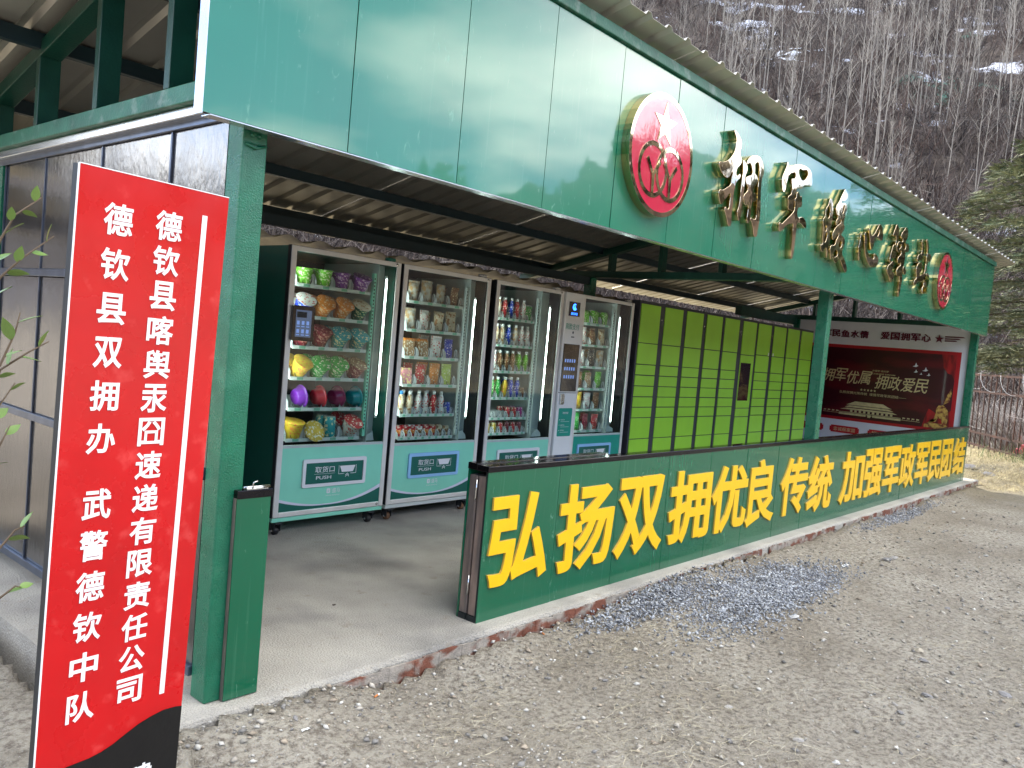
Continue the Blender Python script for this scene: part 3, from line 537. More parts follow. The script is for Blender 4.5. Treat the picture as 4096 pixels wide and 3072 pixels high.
# ------------------------------------------------------------------ side wall of black steel sheets
sw = thing('side_wall', 'dark shiny embossed steel sheet wall closing the left end of the shed', 'wall')
for za, zb in ((.115, .815), (.86, 1.54), (1.585, 2.13)):
    for ya, yb in ((.102, .521), (.521, 1.162), (1.162, 1.816), (1.816, 2.377), (2.377, 3.0), (3.0, 3.4)):
        mb = MB(); mb.box(.004, .022, ya + .003, yb - .003, za, zb); o = part(mb, 'panel', mSideW, sw)
        c = Vector((0, (ya + yb) / 2, (za + zb) / 2)); o.data.transform(Matrix.Translation(c) @ Matrix.Rotation(R(random.uniform(-.5, .5)), 4, 'Z') @ Matrix.Translation(-c))
for z in (.075, .82, 1.545, 2.133):
    mb = MB(); mb.box(-.012, .03, .102, 3.4, z, z + .038); part(mb, 'rail', mSideRail, sw, bevel=.003)
for y in (.521, 1.162, 1.816, 2.377, 3.0):
    mb = MB(); mb.box(-.003, .004, y - .006, y + .006, .113, 2.13); part(mb, 'seam_strip', mSideRail, sw)
mb = MB(); mb.box(-.045, .0, -.02, 3.4, 2.160, 2.198); part(mb, 'top_trim', mSilver, sw, bevel=.004)
mb = MB(); mb.box(-.01, .09, 2.40, 2.50, 0, 2.2); part(mb, 'post', mGreenP, sw)

# ------------------------------------------------------------------ low green wall with yellow slogan
WL, WR = 1.467, 11.728
lw = thing('low_wall', 'long low green panel wall lettered in raised yellow with black mirror top rail', 'wall')
x = WL; i = 0
while x < WR - .05:
    x1 = min(x + .594, WR)
    mb = MB(); mb.box(x + .0018, x1 - .0018, .010, .014, .0, .766); o = part(mb, 'panel', mWallG, lw)
    c = Vector(((x + x1) / 2, .01, .38)); o.data.transform(Matrix.Translation(c) @ Matrix.Rotation(R(random.uniform(-.22, .22)), 4, 'Z') @ Matrix.Rotation(R(random.uniform(-.12, .12)), 4, 'X') @ Matrix.Translation(-c))
    x = x1; i += 1
mb = MB(); mb.box(WL, WR, .0166, .022, .0, .766); part(mb, 'backing', mDarkIn, lw)
mb = MB(); mb.box(WL + .004, WR, .022, .075, .03, .74, mSteelRaw); part(mb, 'frame', mSteelRaw, lw, bevel=.004)
mb = MB(); mb.box(WL - .002, WR + .003, .006, .080, .766, .796); part(mb, 'top_rail', mBlackM, lw, bevel=.003)
mb = MB(); mb.box(WL - .001, WR, .018, .075, -.0, .028); part(mb, 'bottom_rail', mDarkIn, lw)
YEL = [('弘', 1.505, 1.993), ('扬', 2.073, 2.624), ('双', 2.651, 3.216), ('拥', 3.283, 3.870), ('优', 3.890, 4.473), ('良', 4.480, 5.010), ('传', 5.118, 5.693), ('统', 5.720, 6.320), ('加', 6.551, 7.214), ('强', 7.240, 7.840), ('军', 7.865, 8.460), ('政', 8.480, 9.090), ('军', 9.110, 9.690), ('民', 9.720, 10.270), ('团', 10.310, 10.860), ('结', 10.960, 11.600)]
YZ = {'弘': (.168, .648), '良': (.14, .667)}
for ch, a, b in YEL:
    z0, z1 = YZ.get(ch, (.150, .655)) if a < 5.2 else (.122, .640)
    mb = MB(); put_glyph(mb, ch, (a, .0095, z0), XA, ZA, YN, b - a, z1 - z0, mYellow, .028, .012); o = part(mb, 'letter', None, lw)
    o.data.materials.clear(); o.data.materials.append(mYellow); o.data.materials.append(mYellowS)
    for p in o.data.polygons: p.material_index = 0 if abs(p.normal.y) > .5 else 1
# folded gate leaf standing behind the wall's open end
gl = thing('gate_leaf', 'short green gate leaf with raw steel frame folded behind the wall end', 'gate', (WL, .08, 0))
mb = MB(); mb.box(WL + .004, 2.62, .086, .137, .03, .74); part(mb, 'frame', mSteelRaw, gl, bevel=.004)
mb = MB(); mb.box(WL, 2.63, .137, .148, .0, .77); part(mb, 'panel', mWallG, gl)
mb = MB(); mb.box(WL - .004, 2.63, .083, .150, .766, .800); part(mb, 'top_rail', mBlackM, gl, bevel=.003)
mb = MB(); mb.box(WL - .001, 2.62, .084, .136, .0, .028); part(mb, 'bottom_rail', mDarkIn, gl)
for z in (.13, .62):
    mb = MB(); mb.tube([(WL - .003, .0805, z), (WL - .003, .0805, z + .1)], .005, 8); part(mb, 'hinge', mChrome, gl)
# short leaf fixed on the corner post
cl = thing('corner_leaf', 'narrow knee high green panel with black cap and chrome latch against the corner post', 'gate', (.065, -.02, 0))
mb = MB(); mb.box(.064, .205, -.026, -.020, .004, .765); part(mb, 'panel', mWallG, cl, bevel=.001)
mb = MB(); mb.box(.062, .203, -.020, -.002, .004, .765); part(mb, 'frame', mSteelRaw, cl)
mb = MB(); mb.box(.064, .212, -.029, .03, .763, .795); part(mb, 'top_rail', mBlackM, cl, bevel=.003)
mb = MB(); mb.tube([(.09, -.02, .803), (.20, -.02, .803)], .006, 8); mb.tube([(.125, -.026, .80), (.125, -.028, .822), (.14, -.03, .828)], .004, 6); mb.box(.10, .19, -.028, -.010, .795, .799); part(mb, 'latch', mChrome, cl)

# ------------------------------------------------------------------ old lean-to behind the machines
ol = thing('old_lean_to', 'old lean-to roof of rusty corrugated sheets on a dark beam behind the machines', 'lean-to', (0, 2.95, 0))
mb = MB(); prof = []; xx = -2.6  # sheet and beam extended left, out of view, to shade the ground there
while xx < 11.6: prof.append(xx); xx += .0375
ys = [2.95, 3.6, 4.6, 5.8]; v = []; m = len(prof)
rr_ = np.random.RandomState(5).rand(400)
for j, y in enumerate(ys):
    for i, a in enumerate(prof):
        yy = y - (.10 * rr_[int((a + 3) / .6)] + .03 * math.sin(a * 5)) * (j == 0)
        zz = 2.10 - .016 * (a - 3) * (a > 3) * .6 + .022 * math.sin(a / .15 * 2 * math.pi * .5) + .02 * math.sin(a * 1.7) - .02 * (y - 2.95)
        v.append((a, yy, zz))
mb.add(v, [(j * m + i, j * m + i + 1, (j + 1) * m + i + 1, (j + 1) * m + i) for j in range(3) for i in range(m - 1)]); o = part(mb, 'sheet', mOldSheet, ol)
mb = MB(); mb.box(-2.6, 11.6, 3.0, 3.10, 1.86, 1.955); part(mb, 'beam', mWood, ol)
for k in range(10):
    mb = MB(); xx = .4 + k * 1.18; mb.box(xx, xx + 1.16, 3.12 + .01 * (k % 2), 3.16 + .01 * (k % 2), 0, 1.80 + .03 * (k % 3)); part(mb, 'back_board', mWood, ol)
for y in (4.2, 5.6):
    mb = MB(); mb.box(.3, 11.6, y, y + .08, 1.92, 2.0); part(mb, 'beam', mWood, ol)

# ------------------------------------------------------------------ vending machines
YM = 1.941
def px(x, dy): return CAM.x + (x - CAM.x) * (YM + dy - CAM.y) / (YM - CAM.y)
def pz(z, dy): return CAM.z + (z - CAM.z) * (YM + dy - CAM.y) / (YM - CAM.y)
def frame_xz(mb, x0, x1, z0, z1, w, y0, y1, mat, wz=None):
    wz = wz or w
    mb.box(x0, x0 + w, y0, y1, z0, z1, mat); mb.box(x1 - w, x1, y0, y1, z0, z1, mat)
    mb.box(x0 + w, x1 - w, y0, y1, z0, z0 + wz, mat); mb.box(x0 + w, x1 - w, y0, y1, z1 - wz, z1, mat)
def rrect(x0, x1, z0, z1, r, n=4):
    p = []
    for cx, cz, a in ((x1 - r, z1 - r, 0), (x0 + r, z1 - r, 90), (x0 + r, z0 + r, 180), (x1 - r, z0 + r, 270)):
        for i in range(n + 1): t = R(a + 90 * i / n); p.append((cx + r * math.cos(t), cz + r * math.sin(t)))
    return p
def ring_prism(mb, outer, inner, y0, y1, mat):
    n = len(outer); v = [(x, y0, z) for x, z in outer] + [(x, y0, z) for x, z in inner] + [(x, y1, z) for x, z in outer] + [(x, y1, z) for x, z in inner]
    f = []
    for i in range(n):
        j = (i + 1) % n
        f += [(i, j, n + j, n + i), (i, 2 * n + i, 2 * n + j, j), (n + i, n + j, 3 * n + j, 3 * n + i)]
    mb.add(v, f, mat)
SHD = .085      # shelves sit this far behind the door
MACH = {}
def caster(t, x, y):
    mb = MB(); mb.box(x - .028, x + .028, y - .03, y + .05, .078, .089); mb.box(x - .026, x - .021, y - .012, y + .045, .028, .08); mb.box(x + .021, x + .026, y - .012, y + .045, .028, .08)
    c = mb.build('caster', mCabB, t, bevel=.002)
    mb = MB(); mb.lathe([(.024, -.018), (.0285, -.013), (.0285, .013), (.024, .018)], 16, None, Matrix.Translation((x, y + .018, .0285)) @ Matrix.Rotation(R(90), 4, 'Y')); mb.build('wheel', mRustW if random.random() < .4 else mWheel, c)
    mb = MB(); mb.lathe([(.007, -.028), (.007, .028)], 10, None, Matrix.Translation((x, y + .018, .0285)) @ Matrix.Rotation(R(90), 4, 'Y')); mb.build('axle', mChrome, c)
def machine(key, label, x0, x1, gx0, gx1, rows, sx0, sx1, ledx, ledz, low, lowmat, hatch, hmat, cols, side=mCabG, base=mMint, swoosh=True, tab=mMint, depth=.82, dots=True, mesh_div=False, logo=True, top_clip=True, fl=.035, fr=.037):
    t = thing('vending_machine', label, 'vending machine', (x0, YM, 0), 'vending machines under the canopy'); MACH[key] = t
    yb = YM + depth; zt = 1.93
    mb = MB(); mb.box(x0 + .004, x0 + .022, YM + .045, yb, .12, zt - .004, side); mb.box(x1 - .022, x1 - .004, YM + .045, yb, .12, zt - .004, side); mb.box(x0 + .022, x1 - .022, YM + .045, yb, zt - .024, zt - .004, side)
    mb.box(x0 + .022, x1 - .022, yb - .02, yb, .12, zt - .024, side); mb.box(x0 + .022, x1 - .022, YM + .045, yb - .02, .12, .14, side); mb.build('cabinet', side, t)
    mb = MB(); mb.box(x0 + .002, x1 - .002, YM + .008, YM + .30, .092, .119); mb.build('base_rail', base, t, bevel=.002)
    # door: outer dark gasket + aluminium frame
    mb = MB(); frame_xz(mb, x0, x1, .122, zt, .012, YM + .012, YM + .044, mCabB); mb.build('gasket', mCabB, t)
    mb = MB(); frame_xz(mb, x0 + .002, x1 - .002, .124, zt - .002, .040, YM, YM + .012, mAlu, .034); fr_ = mb.build('door_frame', mAlu, t, bevel=.004)
    for xx, zz in ((x1 - .045, zt - .02), (x1 - .062, .143)):
        mb = MB(); mb.lathe([(.011, 0), (.011, .003), (.007, .004)], 12, None, Matrix.Translation((xx, YM, zz)) @ Matrix.Rotation(R(90), 4, 'X')); mb.build('door_lock', mChrome, fr_)
    # mid rail, glass
    mb = MB(); mb.box(x0 + .042, x1 - .042, YM + .004, YM + .03, low - .004, low + .014); mb.build('door_rail', mInner, t)
    mb = MB(); mb.box(x0 + .042, x1 - .042, YM + .006, YM + .010, low + .014, zt - .036); mb.build('glass', mGlass, t)
    # liner
    xr = px(sx1, SHD) + .012; xl = x0 + .024
    mb = MB(); mb.box(xl, xl + .004, YM + .05, yb - .03, .2, zt - .03); mb.build('side_liner', mInner, t)
    mb = MB(); mb.box(xl + .004, x1 - .024, yb - .10, yb - .03, .2, zt - .03); mb.build('back_liner', mInnerD, t)
    mb = MB(); mb.box(xr, xr + .024, YM + .07, YM + .10, low + .05, zt - .10, tab); mb.build('shelf_upright', tab, t, bevel=.002)
    mb = MB()
    for k in range(46):
        zz = low + .10 + k * .026
        if zz < zt - .13: mb.box(xr + .004, xr + .013, YM + .0695, YM + .0702, zz, zz + .012)
    s_ = mb.build('slot', mCabB, t); s_['kind'] = 'stuff'
    mb = MB(); mb.box(xr + .03, xr + .034, YM + .06, yb - .1, low, zt - .03); mb.build('partition', mInner, t)
    mb = MB(); mb.box(xr + .034, x1 - .024, YM + .16, YM + .165, low, zt - .03); mb.build('service_panel', mInner, t)
    # led, plus an added fill strip
    lx = px(ledx, .05)
    mb = MB(); mb.box(lx - .009, lx + .009, YM + .045, YM + .055, ledz[0] - .02, ledz[1] + .02); mb.build('led_holder', mInner, t)
    mb = MB(); mb.box(lx - .0048, lx + .0048, YM + .0405, YM + .045, ledz[0], ledz[1]); mb.build('led_and_fill_strip', mLEDFill, t)
    mb = MB(); mb.box(x0 + .027, x0 + .034, YM + .035, YM + .075, ledz[0] - .1, ledz[1] + .05); mb.build('led_and_fill_strip', mLEDFill, t)  # added glow hidden behind the door frame to brighten the goods
    if dots:
        mb = MB(); k = 0; z = ledz[0]
        while z < ledz[1]: mb.box(lx - .030, lx - .026, YM + .155, YM + .158, z, z + .006); z += .0165
        d = mb.build('led_dots', mLEDdot, t); d['kind'] = 'stuff'
    mb = MB(); mb.prism([(lx - .07, low + .015), (x1 - .07, low + .015), (x1 - .08, low + .05), (lx + .01, low + .085), (lx - .05, low + .05)], YM + .08, YM + .15); mb.build('wiring_cover', mInner, t)
    # shelves
    a, b = px(sx0, SHD), px(sx1, SHD); ys = YM + SHD
    for ri, zr in enumerate(rows):
        z = pz(zr, SHD) - .004
        mb = MB(); mb.box(a, b, ys + .004, ys + .5, z - .012, z - .006, mShelf); sh = mb.build('shelf', mShelf, t)
        mb = MB(); mb.box(a, b, ys, ys + .004, z - .018, z + .006, mShelf)
        n = cols[ri]; w = (b - a) / n
        for k in range(n): mb.box(a + w * (k + .34), a + w * (k + .66), ys - .0012, ys, z - .015, z + .003, mTag)
        mb.build('label_strip', mShelf, sh)
        for k in range(n + 1):
            xx = a + w * k
            if k == 0 or k == n: xx += .002 if k == 0 else -.002
            h = .085 if n < 6 else .06
            prof = [(ys + .006, z - .006), (ys + .4, z - .006), (ys + .4, z + h * .8), (ys + .06, z + h * .9), (ys + .032, z + h * .85), (ys + .012, z + h * .6), (ys + .006, z + h * .3)]
            mb = MB(); mb.prismx(prof, xx - .0012, xx + .0012)
            # turned front tab
            tb = [(xx - .026, z - .004), (xx + .0, z - .004), (xx, z + h * .8), (xx - .008, z + h * .92), (xx - .018, z + h * .88), (xx - .025, z + h * .7)]
            if k > 0: mb.prism(tb, ys + .030, ys + .032)
            mb.build('divider', mDiv, sh)
        for k in range(n):
            xc = a + w * (k + .5); rr = min(w * .34, .045)
            mb = MB(); pts = [(xc + rr * math.cos(R(q_)), ys + .012 + .0003 * q_ * .2, z + rr * .9 + rr * math.sin(R(q_))) for q_ in range(-170, 61, 23)]
            mb.tube(pts, .0022, 4); mb.build('coil', mCoil, sh)
    # lower panel print
    lx0, lx1 = x0 + .042, x1 - .042
    mb = MB(); mb.box(lx0, lx1, YM + .004, YM + .012, .158, low - .004); mb.build('lower_panel', lowmat, t)
    if swoosh:
        n = 16; top = []; bot = []; bot2 = []
        for i in range(n + 1):
            u = i / n; xx = lx0 + (lx1 - lx0) * u
            zt_ = .275 - .42 * u + .43 * u * u + .07 * u ** 3; zb_ = zt_ - .012 - .022 * abs(u - .45) * 2 - .018 * max(0, u - .6)
            top.append((xx, zt_)); bot.append((xx, zb_))
        f_ = lambda s_: [(x, min(max(z, .16), low - .01)) for x, z in s_]
        top = f_([(x, z * .62 + .075) for x, z in top]); bot = f_([(x, z * .62 + .075) for x, z in bot])
        mb = MB(); v = [(x, YM + .0030, z) for x, z in top] + [(x, YM + .0030, z) for x, z in bot]; mb.add(v, [(i, i + 1, n + 2 + i, n + 1 + i) for i in range(n)]); mb.build('white_swoosh', mLilac, t)
        mb = MB(); v = [(x, YM + .0026, z) for x, z in bot] + [(x, YM + .0026, .160) for x, z in bot]; mb.add(v, [(i, i + 1, n + 2 + i, n + 1 + i) for i in range(n)]); mb.build('dark_swoosh', mTealD, t)
    # delivery hatch
    hx0, hx1, hz0, hz1 = hatch
    mb = MB(); ring_prism(mb, rrect(hx0, hx1, hz0, hz1, .014), rrect(hx0 + .024, hx1 - .024, hz0 + .022, hz1 - .026, .003), YM - .010, YM + .003, hmat); mb.build('hatch_frame', hmat, t)
    mb = MB(); mb.box(hx0 + .022, hx1 - .022, YM - .003, YM + .0015, hz0 + .02, hz1 - .024); fl_ = mb.build('hatch_flap', mTealD, t)
    w = hx1 - hx0; h = hz1 - hz0; yt = YM - .0042
    mb = MB(); put_line(mb, '取货口', (hx0 + w * .19, yt, hz0 + h * .50), XA, ZA, w * .30, h * .225, mWhiteP, .012)
    put_line(mb, 'PUSH', (hx0 + w * .21, yt, hz0 + h * .26), XA, ZA, w * .235, h * .12, mWhiteP, .004)
    mb.box(hx0 + w * .18, hx0 + w * .50, yt, yt + .0004, hz0 + h * .45, hz0 + h * .458, mWhiteP)
    cx_ = hx0 + w * .70; e = w * .125
    mb.prism([(cx_ - e, hz0 + h * .70), (cx_ + e, hz0 + h * .70), (cx_ + e * .72, hz0 + h * .47), (cx_ - e * .72, hz0 + h * .47)], yt, yt + .0004, mWhiteP)
    for s1 in (-1, 1):
        mb.box(cx_ + s1 * e * 1.12 - .0015, cx_ + s1 * e * 1.12 + .0015, yt, yt + .0004, hz0 + h * .40, hz0 + h * .72, mWhiteP)
        mb.box(min(cx_ + s1 * e * 1.1, cx_ + s1 * e * .4), max(cx_ + s1 * e * 1.1, cx_ + s1 * e * .4), yt, yt + .0004, hz0 + h * .40, hz0 + h * .415, mWhiteP)
    for q_ in (0, 1):
        zz = hz0 + h * (.335 - .055 * q_)
        mb.prism([(cx_ - .016, zz), (cx_, zz + .013), (cx_ + .016, zz), (cx_ + .016, zz + .005), (cx_, zz + .018), (cx_ - .016, zz + .005)], yt, yt + .0004, mWhiteP)
    mb.build('hatch_lettering', mWhiteP, fl_)
    if logo:
        mb = MB(); lxx = (hx0 + hx1) / 2 - .055; lz = .232; yl = YM + .0025
        lp = rrect(lxx, lxx + .030, lz + .026, lz + .06, .007); mb.prism(lp, yl, yl + .0003)
        put_line(mb, '盛马', (lxx + .048, yl, lz + .026), XA, ZA, .066, .034, mWhiteP, .004); mb.box(lxx + .038, lxx + .0395, yl, yl + .0003, lz + .024, lz + .062)
        put_line(mb, 'SHENGMA TECHNOLOGY', (lxx - .006, yl, lz + .006), XA, ZA, .122, .009, mWhiteP)
        mb.build('maker_logo', mWhiteP, t)
        mb = MB(); ring_xz(mb, lxx + .017, lz + .042, .004, .008, yl - .0004, .0003, mMint, 16, 30, 300); mb.build('logo_mark', mMint, t)
    for xx in (x0 + .055, x1 - .10):
        for yy in (YM + .03, yb - .12): caster(t, xx, yy)
    if top_clip:
        mb = MB(); mb.cbox(x1 - .13, x1 - .055, YM + .002, YM + .04, zt - .002, zt + .024, .008); mb.build('top_catch', mSilver if side is not mCabG else mCabG, t)
    return t
m1 = machine('first', 'mint green vending machine nearest the corner post with black tablet on its door', 1.534, 2.478, 0, 0, [1.687, 1.480, 1.275, 1.067, .860, .652], 1.590, 2.206, 2.339, (.80, 1.80), .592, mMint, (1.741, 2.283, .312, .506), mWhiteP, [4, 4, 4, 4, 4, 4])
m2 = machine('second', 'vending machine of wrapped snacks whose delivery hatch has a light blue frame', 2.507, 3.465, 0, 0, [1.668, 1.455, 1.250, 1.038, .809, .632], 2.575, 3.155, 3.28, (.78, 1.74), .572, mMint, (2.699, 3.243, .312, .505), mBlueT, [4, 4, 4, 4, 7, 8], side=mCabB, base=mShelf, tab=mInner, dots=False)
m3 = machine('third', 'vending machine full of drinks standing left of the white payment kiosk', 3.537, 4.462, 0, 0, [1.621, 1.395, 1.172, .945, .770, .638], 3.573, 4.066, 4.258, (.74, 1.76), .562, mMint, (3.713, 4.285, .30, .490), mWhiteP, [6, 6, 6, 6, 6, 6], side=mCabB, base=mShelf, tab=mInner)
m4 = machine('fourth', 'narrow stocked vending machine between the white kiosk and the lime green lockers', 4.760, 5.655, 0, 0, [1.668, 1.462, 1.252, 1.040, .838, .630], 4.800, 5.255, 5.393, (.70, 1.76), .575, mTeal, (4.87, 5.44, .30, .495), mBlueT, [3, 3, 3, 3, 3, 3], side=mCabB, base=mShelf, tab=mInner, dots=False, swoosh=False, logo=False)
# tablet on the first machine
mb = MB(); mb.prism(rrect(1.556, 1.730, 1.308, 1.540, .014), YM - .028, YM - .004); tb = mb.build('tablet', mScreen, m1, bevel=.003)
mb = MB(); mb.box(1.582, 1.704, YM - .0288, YM - .0283, 1.334, 1.512); sc_ = mb.build('screen', M('screen_dim', (.02, .025, .04), .15, emit=(.05, .08, .14), estr=.25, coat=1), tb)
mb = MB()
for r_ in range(2):
    for c_ in range(3): mb.box(1.592 + c_ * .037, 1.612 + c_ * .037, YM - .0295, YM - .0290, 1.415 - r_ * .055, 1.440 - r_ * .055, mIcon); mb.box(1.590 + c_ * .037, 1.615 + c_ * .037, YM - .0295, YM - .0290, 1.400 - r_ * .055, 1.406 - r_ * .055, mIcon)
mb.box(1.588, 1.665, YM - .0295, YM - .0290, 1.462, 1.50, mCabB); mb.build('icons', mIcon, sc_)['kind'] = 'stuff'
# drapery of loose vinyl on top of first machine's lower panel
# payment kiosk
kx0, kx1 = 4.470, 4.752
kk = thing('payment_kiosk', 'slim white payment kiosk with blue lit logo and tall dark screen between two machines', 'payment kiosk', (kx0, YM, 0))
mb = MB(); mb.box(kx0, kx1, YM - .020, YM + .55, .10, 1.925); mb.build('body', mKiosk, kk, bevel=.006)
mb = MB(); mb.box(4.518, 4.688, YM - .0245, YM - .0205, 1.710, 1.843); lg = mb.build('logo_panel', mScreen, kk, bevel=.002)
mb = MB(); ring_xz(mb, 4.602, 1.795, .018, .031, YM - .0262, .0012, mLogoB, 24, 60, 330); mb.box(4.595, 4.612, YM - .0262, YM - .025, 1.775, 1.803, mLogoB)
put_line(mb, '盛马科技', (4.553, YM - .0256, 1.722), XA, ZA, .098, .022, mLogoB, .004); mb.build('lit_logo', mLogoB, lg)
mb = MB(); put_line(mb, '刷脸支付', (4.495, YM - .0215, 1.585), XA, ZA, .205, .058, mTeal, .012); mb.build('lettering', mTeal, kk)
mb = MB(); mb.prism(rrect(4.605, 4.623, 1.548, 1.570, .007), YM - .0225, YM - .020); mb.box(4.59, 4.636, YM - .0225, YM - .0205, 1.512, 1.522); mb.build('camera_slot', mCabB, kk)
mb = MB(); mb.box(4.490, 4.728, YM - .030, YM - .0205, 1.008, 1.450); ks = mb.build('screen', mScreen, kk, bevel=.004)
mb = MB()
for r_ in range(3):
    for c_ in range(5): mb.box(4.515 + c_ * .035, 4.535 + c_ * .035, YM - .0312, YM - .0305, 1.28 - r_ * .075, 1.31 - r_ * .075)
mb.build('icons', mIcon, ks)['kind'] = 'stuff'
mb = MB(); mb.box(4.497, 4.545, YM - .040, YM - .0205, .885, .985, mSilver); mb.box(4.522, 4.536, YM - .052, YM - .040, .895, .972, mChrome); mb.build('door_handle', mSilver, kk, bevel=.003)
mb = MB(); mb.box(kx0, kx1, YM - .0215, YM - .020, .992, .997); mb.build('seam', mCabB, kk)
mb = MB(); mb.prism(rrect(4.505, 4.712, .585, .850, .012), YM - .0225, YM - .0205, mTeal); nt_ = mb.build('instruction_label', mTeal, kk)
mb = MB(); yl = YM - .0232; put_line(mb, '购物流程', (4.565, yl, .795), XA, ZA, .085, .020, mWhiteP, .006)
for i_, tx in enumerate(('扫码支付', '选择商品', '取货口取货')):
    put_line(mb, tx, (4.545, yl, .735 - i_ * .05), XA, ZA, .06, .012, mWhiteP, .003); mb.box(4.545, 4.675, yl, yl + .0003, .722 - i_ * .05, .7245 - i_ * .05, mWhiteP); mb.prism(rrect(4.522, 4.53, .737 - i_ * .05, .745 - i_ * .05, .003), yl, yl + .0003, mWhiteP)
mb.build('lettering', mWhiteP, nt_)

# ------------------------------------------------------------------ goods in the machines
def prn(name, c, c2, sc=62, lo=.55, hi=.60): return M('print_' + name, c, .42, coat=.08, var=.25, vscale=18, col2=c2, c2scale=sc, c2lo=lo, c2hi=hi, detail=3)
G = {
 'lime': prn('lime', (.16, .50, .03), (.75, .78, .5)), 'purple': prn('purple', (.16, .03, .22), (.55, .35, .5)), 'blue': prn('blue', (.02, .05, .45), (.75, .75, .8)),
 'orange': prn('orange', (.68, .20, .02), (.80, .55, .35)), 'dark green': prn('dark_green', (.01, .12, .07), (.65, .62, .35)), 'dark red': prn('dark_red', (.20, .01, .03), (.6, .3, .25)),
 'turquoise': prn('turquoise', (.01, .30, .33), (.75, .70, .40)), 'yellow': prn('yellow', (.68, .46, .04), (.75, .2, .06)), 'green': prn('green', (.03, .36, .05), (.70, .72, .55)),
 'brown': prn('brown', (.22, .09, .04), (.65, .5, .3)), 'violet': M('violet_plastic', (.20, .03, .42), .25, coat=.4), 'red': M('red_plastic', (.50, .02, .04), .25, coat=.4), 'plum': M('plum_plastic', (.24, .015, .08), .25, coat=.4),
 'teal': M('teal_plastic', (.01, .26, .30), .25, coat=.4), 'white': prn('white', (.72, .71, .68), (.6, .06, .05)), 'beige': prn('beige', (.60, .50, .36), (.35, .16, .06), 40), 'clear': prn('clear', (.55, .53, .48), (.50, .30, .14), 30, .45, .6),
 'pink': prn('pink', (.66, .25, .28), (.8, .7, .25), 45), 'pale green': prn('pale_green', (.52, .66, .12), (.8, .8, .5)), 'tan': prn('tan', (.38, .22, .11), (.75, .7, .6)), 'silver': M('foil', (.6, .6, .62), .25, metal=.8, bump=.5, bscale=40),
 'black': prn('black', (.03, .03, .035), (.6, .5, .4)), 'gold': prn('gold', (.62, .42, .05), (.75, .7, .6)), 'magenta': prn('magenta', (.5, .02, .25), (.8, .75, .75)), 'crimson': prn('crimson', (.5, .02, .03), (.8, .75, .6))}
mCap = M('cap_white', (.7, .7, .68), .4); mCapB = M('cap_blue', (.05, .25, .6), .4)
KCACHE = {}
def kindmesh(kind):
    """unit meshes, base centre at the origin, shared between alike goods; returned as list of (part name, mesh)"""
    if kind in KCACHE: return KCACHE[kind]
    out = []
    if kind == 'bucket':
        mb = MB(); mb.lathe([(.050, 0), (.053, .004), (.068, .112), (.072, .118), (.074, .120), (.070, .121)], 20); out.append(('cup', mb)); mb = MB(); mb.lathe([(.0745, .1205), (.0755, .1225), (.073, .124)], 20); out.append(('lid', mb))
    if kind == 'tub':
        mb = MB(); mb.lathe([(.045, 0), (.052, .006), (.066, .05), (.068, .054), (.078, .056), (.080, .062)], 20); out.append(('tub', mb)); mb = MB(); mb.lathe([(.079, .0625), (.077, .066), (.02, .067)], 20); out.append(('lid', mb))
    if kind == 'packet':
        n = 8; v = []; f = []
        for s in (1, -1):
            for i in range(n + 1):
                for j in range(n + 1):
                    a = i / n; b = j / n; t = (math.sin(math.pi * a) ** .55) * (math.sin(math.pi * b) ** .45); w = .5 - .03 * math.sin(math.pi * b)
                    v.append(((a * 2 - 1) * w * .11, s * -.026 * t - .004 * math.sin(9 * a + 4 * b) * t, b * .155))
        for s in (0, 1):
            o_ = s * (n + 1) ** 2
            for i in range(n):
                for j in range(n): f.append((o_ + i * (n + 1) + j, o_ + (i + 1) * (n + 1) + j, o_ + (i + 1) * (n + 1) + j + 1, o_ + i * (n + 1) + j + 1))
        mb = MB(); mb.add(v, f, None, True); out.append(('bag', mb))
        mb = MB(); mb.box(-.054, .054, -.0015, .0015, .150, .166); out.append(('sealed_edge', mb))
    if kind == 'bottle':
        mb = MB(); mb.lathe([(.024, 0), (.029, .006), (.030, .05), (.027, .06), (.030, .07), (.030, .115), (.022, .145), (.012, .165), (.012, .172)], 14); out.append(('bottle', mb)); mb = MB(); mb.lathe([(.0145, .168), (.0145, .188), (.012, .190)], 12); out.append(('cap', mb))
    if kind == 'can':
        mb = MB(); mb.lathe([(.024, 0), (.030, .006), (.030, .098), (.026, .106)], 16); out.append(('can', mb)); mb = MB(); mb.lathe([(.0265, .104), (.0265, .107), (.022, .106)], 14); out.append(('rim', mb))
    if kind == 'box':
        mb = MB(); mb.box(-.045, .045, -.03, .03, 0, .115); out.append(('carton', mb)); mb = MB(); mb.prismx([(-.03, .1155), (.03, .1155), (.012, .135), (-.012, .135)], -.045, .045); out.append(('flap', mb))
    if kind == 'flat':
        mb = MB(); mb.box(-.028, .028, -.012, .012, 0, .085); out.append(('carton', mb)); mb = MB(); mb.box(-.0281, .0281, -.0122, -.0121, .03, .06); out.append(('printed_band', mb))
    ms = []
    for nme, mb in out:
        me = bpy.data.meshes.new(nme); me.from_pydata(mb.v, [], mb.f); me.materials.append(mWhiteP)
        if any(mb.sm): me.polygons.foreach_set('use_smooth', mb.sm)
        me.update(); ms.append((nme, me))
    KCACHE[kind] = ms; return ms
MV = {}
def mesh_with(me, mat):
    k = (me.name, mat.name)
    if k not in MV: m2_ = me.copy(); m2_.materials.clear(); m2_.materials.append(mat); MV[k] = m2_
    return MV[k]
